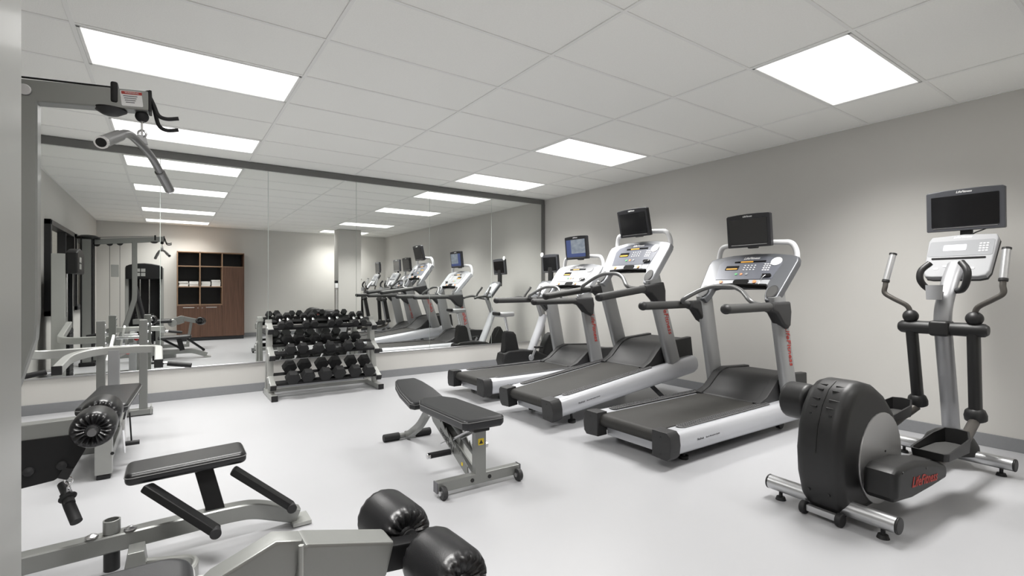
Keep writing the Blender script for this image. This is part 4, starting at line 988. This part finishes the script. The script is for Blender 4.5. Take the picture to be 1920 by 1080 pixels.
# ================================================================== CHEST PRESS STATION
cp = empty('chest_press_machine', (-.36, 4.9, 0), 0, 'grey chest press bench with curved press arm beneath the mirror', 'gym machine', 'strength machines')
tower(cp, (-1.06, 4.65, 0), R(-90))
for x in (-.52, -.205):
    po = fin(B().box((x, 5.93, .475), (.065, .06, .88), .006), 'rear_post', 'gym', cp)
    for z in (.70, .80, .87): fin(B().cyl((x + .032, 5.93, z), (x + .040, 5.93, z), .012, n=10), 'bolt', 'chrome', po)
fin(B().box((-.36, 5.93, .035), (.46, .10, .05), .006), 'rear_foot', 'gym', cp)
fin(B().box((-.145, 5.93, .05), (.012, .12, .08), .003), 'foot_end_plate', 'gymlight', cp)
fin(B().beam((-.345, 4.2, .10), (-.345, 5.93, .10), .07, .07, .008), 'base_tube', 'gym', cp)
fin(B().beam((-.345, 4.60, .08), (-1.0, 4.60, .08), .07, .07, .008), 'base_cross', 'gym', cp)
fin(B().box((-.345, 4.10, .215), (.088, .075, .37), .006), 'front_leg', 'gymlight', cp)
fin(B().box((-.345, 4.10, .014), (.07, .07, .028), .004), 'leg_foot', 'rubber', cp)
fin(B().cyl((-.30, 4.059, .16), (-.30, 4.063, .16), .010, n=12), 'bolt', 'screw', cp)
pad(cp, (-.335, 4.52, .435), (.27, .86, .06), R(-3), 0, 0, 'vinyl', 'bench_pad', .022, .035)
fin(B().beam((-.345, 4.12, .385), (-.335, 4.95, .385), .09, .05, .006), 'pad_rail', 'blackpaint', cp)
fin(B().beam((-.345, 4.95, .12), (-.345, 4.95, .38), .06, .06, .006), 'pad_post', 'gym', cp)
fin(B().prism([(4.06, .30), (4.10, .36), (4.30, .38), (4.24, .20), (4.18, .12)], (-.245, 0, 0), (0, 1, 0), (0, 0, 1), .012, .002), 'adjuster_plate', 'chrome', cp)
fin(B().cyl((-.25, 4.3, .15), (-.17, 4.3, .15), .016, n=14), 'adjuster_peg', 'rubber', cp)
fin(B().tube([(-.225, 4.3, .36), (-.215, 4.32, .15)], .005, 8), 'adjuster_rod', 'blackpaint', cp)
fin(B().box((-.375, 5.22, .42), (.075, .06, .58), .006), 'arm_post', 'tm_upright', cp)
ap = fillet([(-.655, 4.72, .635), (-.63, 5.02, .685), (-.50, 5.22, .705), (-.20, 5.22, .705), (-.075, 5.20, .700), (-.068, 4.72, .635)], .12, 7)
pa = fin(B().rtube(ap, .055, .062), 'press_arm', 'gymlight', cp)
for x, s in ((-.655, -1), (-.068, 1)):
    fin(B().box((x, 4.712, .634), (.058, .018, .065), .004), 'end_cap', 'rubber', pa)
    hb = fin(B().cyl((x + s * .02, 4.74, .63), (x + s * .06, 4.735, .627), .014, n=14), 'handle_stub', 'chrome', pa)
    fin(B().cyl((x + s * .055, 4.735, .627), (x + s * .215, 4.715, .600), .019, n=18, bev=.004), 'handle_grip', 'rubber', pa)
fin(B().beam((-.375, 5.24, .66), (-.36, 5.90, .62), .05, .05, .006), 'arm_link', 'gym', cp)
fin(B().cyl((-.52, 5.93, .66), (-.205, 5.93, .66), .018, n=16), 'pivot_shaft', 'chrome', cp)
fin(B().beam((-.42, 5.84, .78), (-.46, 5.72, .56), .05, .02, .004, up=(1, 0, 0)), 'range_adjuster', 'white_metal', cp)
fin(B().cyl((-.40, 5.78, .63), (-.33, 5.78, .63), .010, n=12).cyl((-.45, 5.8, .68), (-.30, 5.8, .68), .012, n=12), 'adjuster_pin', 'chrome', cp)
fin(B().ball((-.315, 5.78, .63), .024), 'pull_knob', 'redknob', cp)
fin(B().rtube(fillet([(-.50, 5.86, .645), (-.985, 5.82, .64), (-1.0, 5.0, .775)], .16, 7), .055, .075), 'side_frame', 'gymlight', cp)
# ================================================================== TOWEL CABINET
cb = empty('towel_cabinet', (.815, -.70, 0), 0, 'walnut cabinet with open dark shelves of white towels', 'cabinet')
CX0, CX1, CYB, CYF, CT = .14, 1.49, -.93, -.50, 2.06
xs3 = [CX0, .585, 1.03, CX1]
dp = CYF - CYB; ycn = (CYF + CYB) / 2; t = .022
fin(B().box(((CX0 + CX1) / 2, CYB + .006, CT / 2), (CX1 - CX0 - .01, .01, CT - .02)), 'back_panel', 'cabdark', cb)
fin(B().box(((CX0 + CX1) / 2, ycn, .04), (CX1 - CX0 - .02, dp - .03, .078), .002, 1), 'plinth', 'winframe', cb)
for i, x in enumerate(xs3): fin(B().box((min(max(x, CX0 + t / 2), CX1 - t / 2), ycn, (CT + .08) / 2), (t, dp, CT - .08), .002, 1), 'upright_panel', 'cabedge' if i < 3 else 'wood', cb)
fin(B().box(((CX0 + CX1) / 2, ycn, CT - t / 2), (CX1 - CX0, dp, t), .002, 1), 'top_panel', 'cabedge', cb)
for a, b in zip(xs3[:-1], xs3[1:]):
    lined = B().box(((a + b) / 2, CYB + .016, 1.42), (b - a - t, .006, 1.2)); fin(lined, 'back_lining', 'cabdark', cb)
    for z in ((.83, 1.245, 1.72) if b < 1.3 else (1.72,)):
        fin(B().box(((a + b) / 2, ycn + .004, z), (b - a - t * .9, dp - .02, .02), .002, 1), 'shelf', 'cabedge', cb)
for a, b, z0, z1 in ((CX0 + .004, .583, .085, .815), (.587, 1.028, .085, .815), (1.034, CX1 - .003, .085, 1.715)):
    d = fin(B().box(((a + b) / 2, CYF + .010, (z0 + z1) / 2), (b - a, .02, z1 - z0), .002, 1), 'door', 'wood', cb)
    if z1 < 1:
        hx_ = (a + b) / 2
        fin(B().box((hx_, CYF + .034, z1 - .045), (.22, .012, .016), .004).box((hx_ - .09, CYF + .026, z1 - .045), (.012, .018, .012)).box((hx_ + .09, CYF + .026, z1 - .045), (.012, .018, .012)), 'handle', 'bright', d)
        kx = b - .04 if a < .5 else a + .04
        fin(B().cyl((kx, CYF + .019, z1 - .055), (kx, CYF + .028, z1 - .055), .011, n=14), 'lock', 'bright', d)
# towels
tw = B().prism([(-.085, -.018), (-.092, 0), (-.085, .018), (.085, .018), (.09, .014), (.09, .004), (.088, .001), (.09, -.002), (.09, -.014), (.085, -.018)], (0, 0, .0195), (1, 0, 0), (0, 0, 1), .28, .006, 2).done('folded_towel', 'towel')
first = True
for k, (x, n) in enumerate(((.27, 3), (.47, 3), (.705, 3), (.905, 4))):
    nm = ('stack nearest the cabinet side', 'second stack on the left shelf', 'lower stack on the right shelf', 'tallest stack on the shelf')[k]
    for q in range(n):
        o = tw if first else tw.copy()
        if not first: COL.objects.link(o)
        first = False
        o.location = (x + random.uniform(-.006, .006), -.68 + random.uniform(-.008, .008), 1.2555 + q * .0385)
        o.rotation_euler = (0, 0, R(random.uniform(-3, 3)))
        tag(o, ('bottom', 'second', 'third', 'topmost')[q] + ' folded white towel of the ' + nm, 'towel', 'towels in the ' + nm)
# ================================================================== DISPENSER ON THE PILLAR
dp_ = empty('wall_dispenser', (3.455, .33, 1.28), 0, 'small white and black dispenser on the pillar side', 'dispenser')
B().box((-.02, 0, 0), (.07, .09, .12), .012, 3).done('body', 'tread_white', dp_)
B().box((-.022, 0, .095), (.075, .095, .07), .014, 3).done('cover', 'blackgloss', dp_)
B().tube([(-.01, .0, -.06), (-.008, 0, -.6), (-.008, 0, -1.1)], .006, 8).done('cable', 'tread_white', dp_)
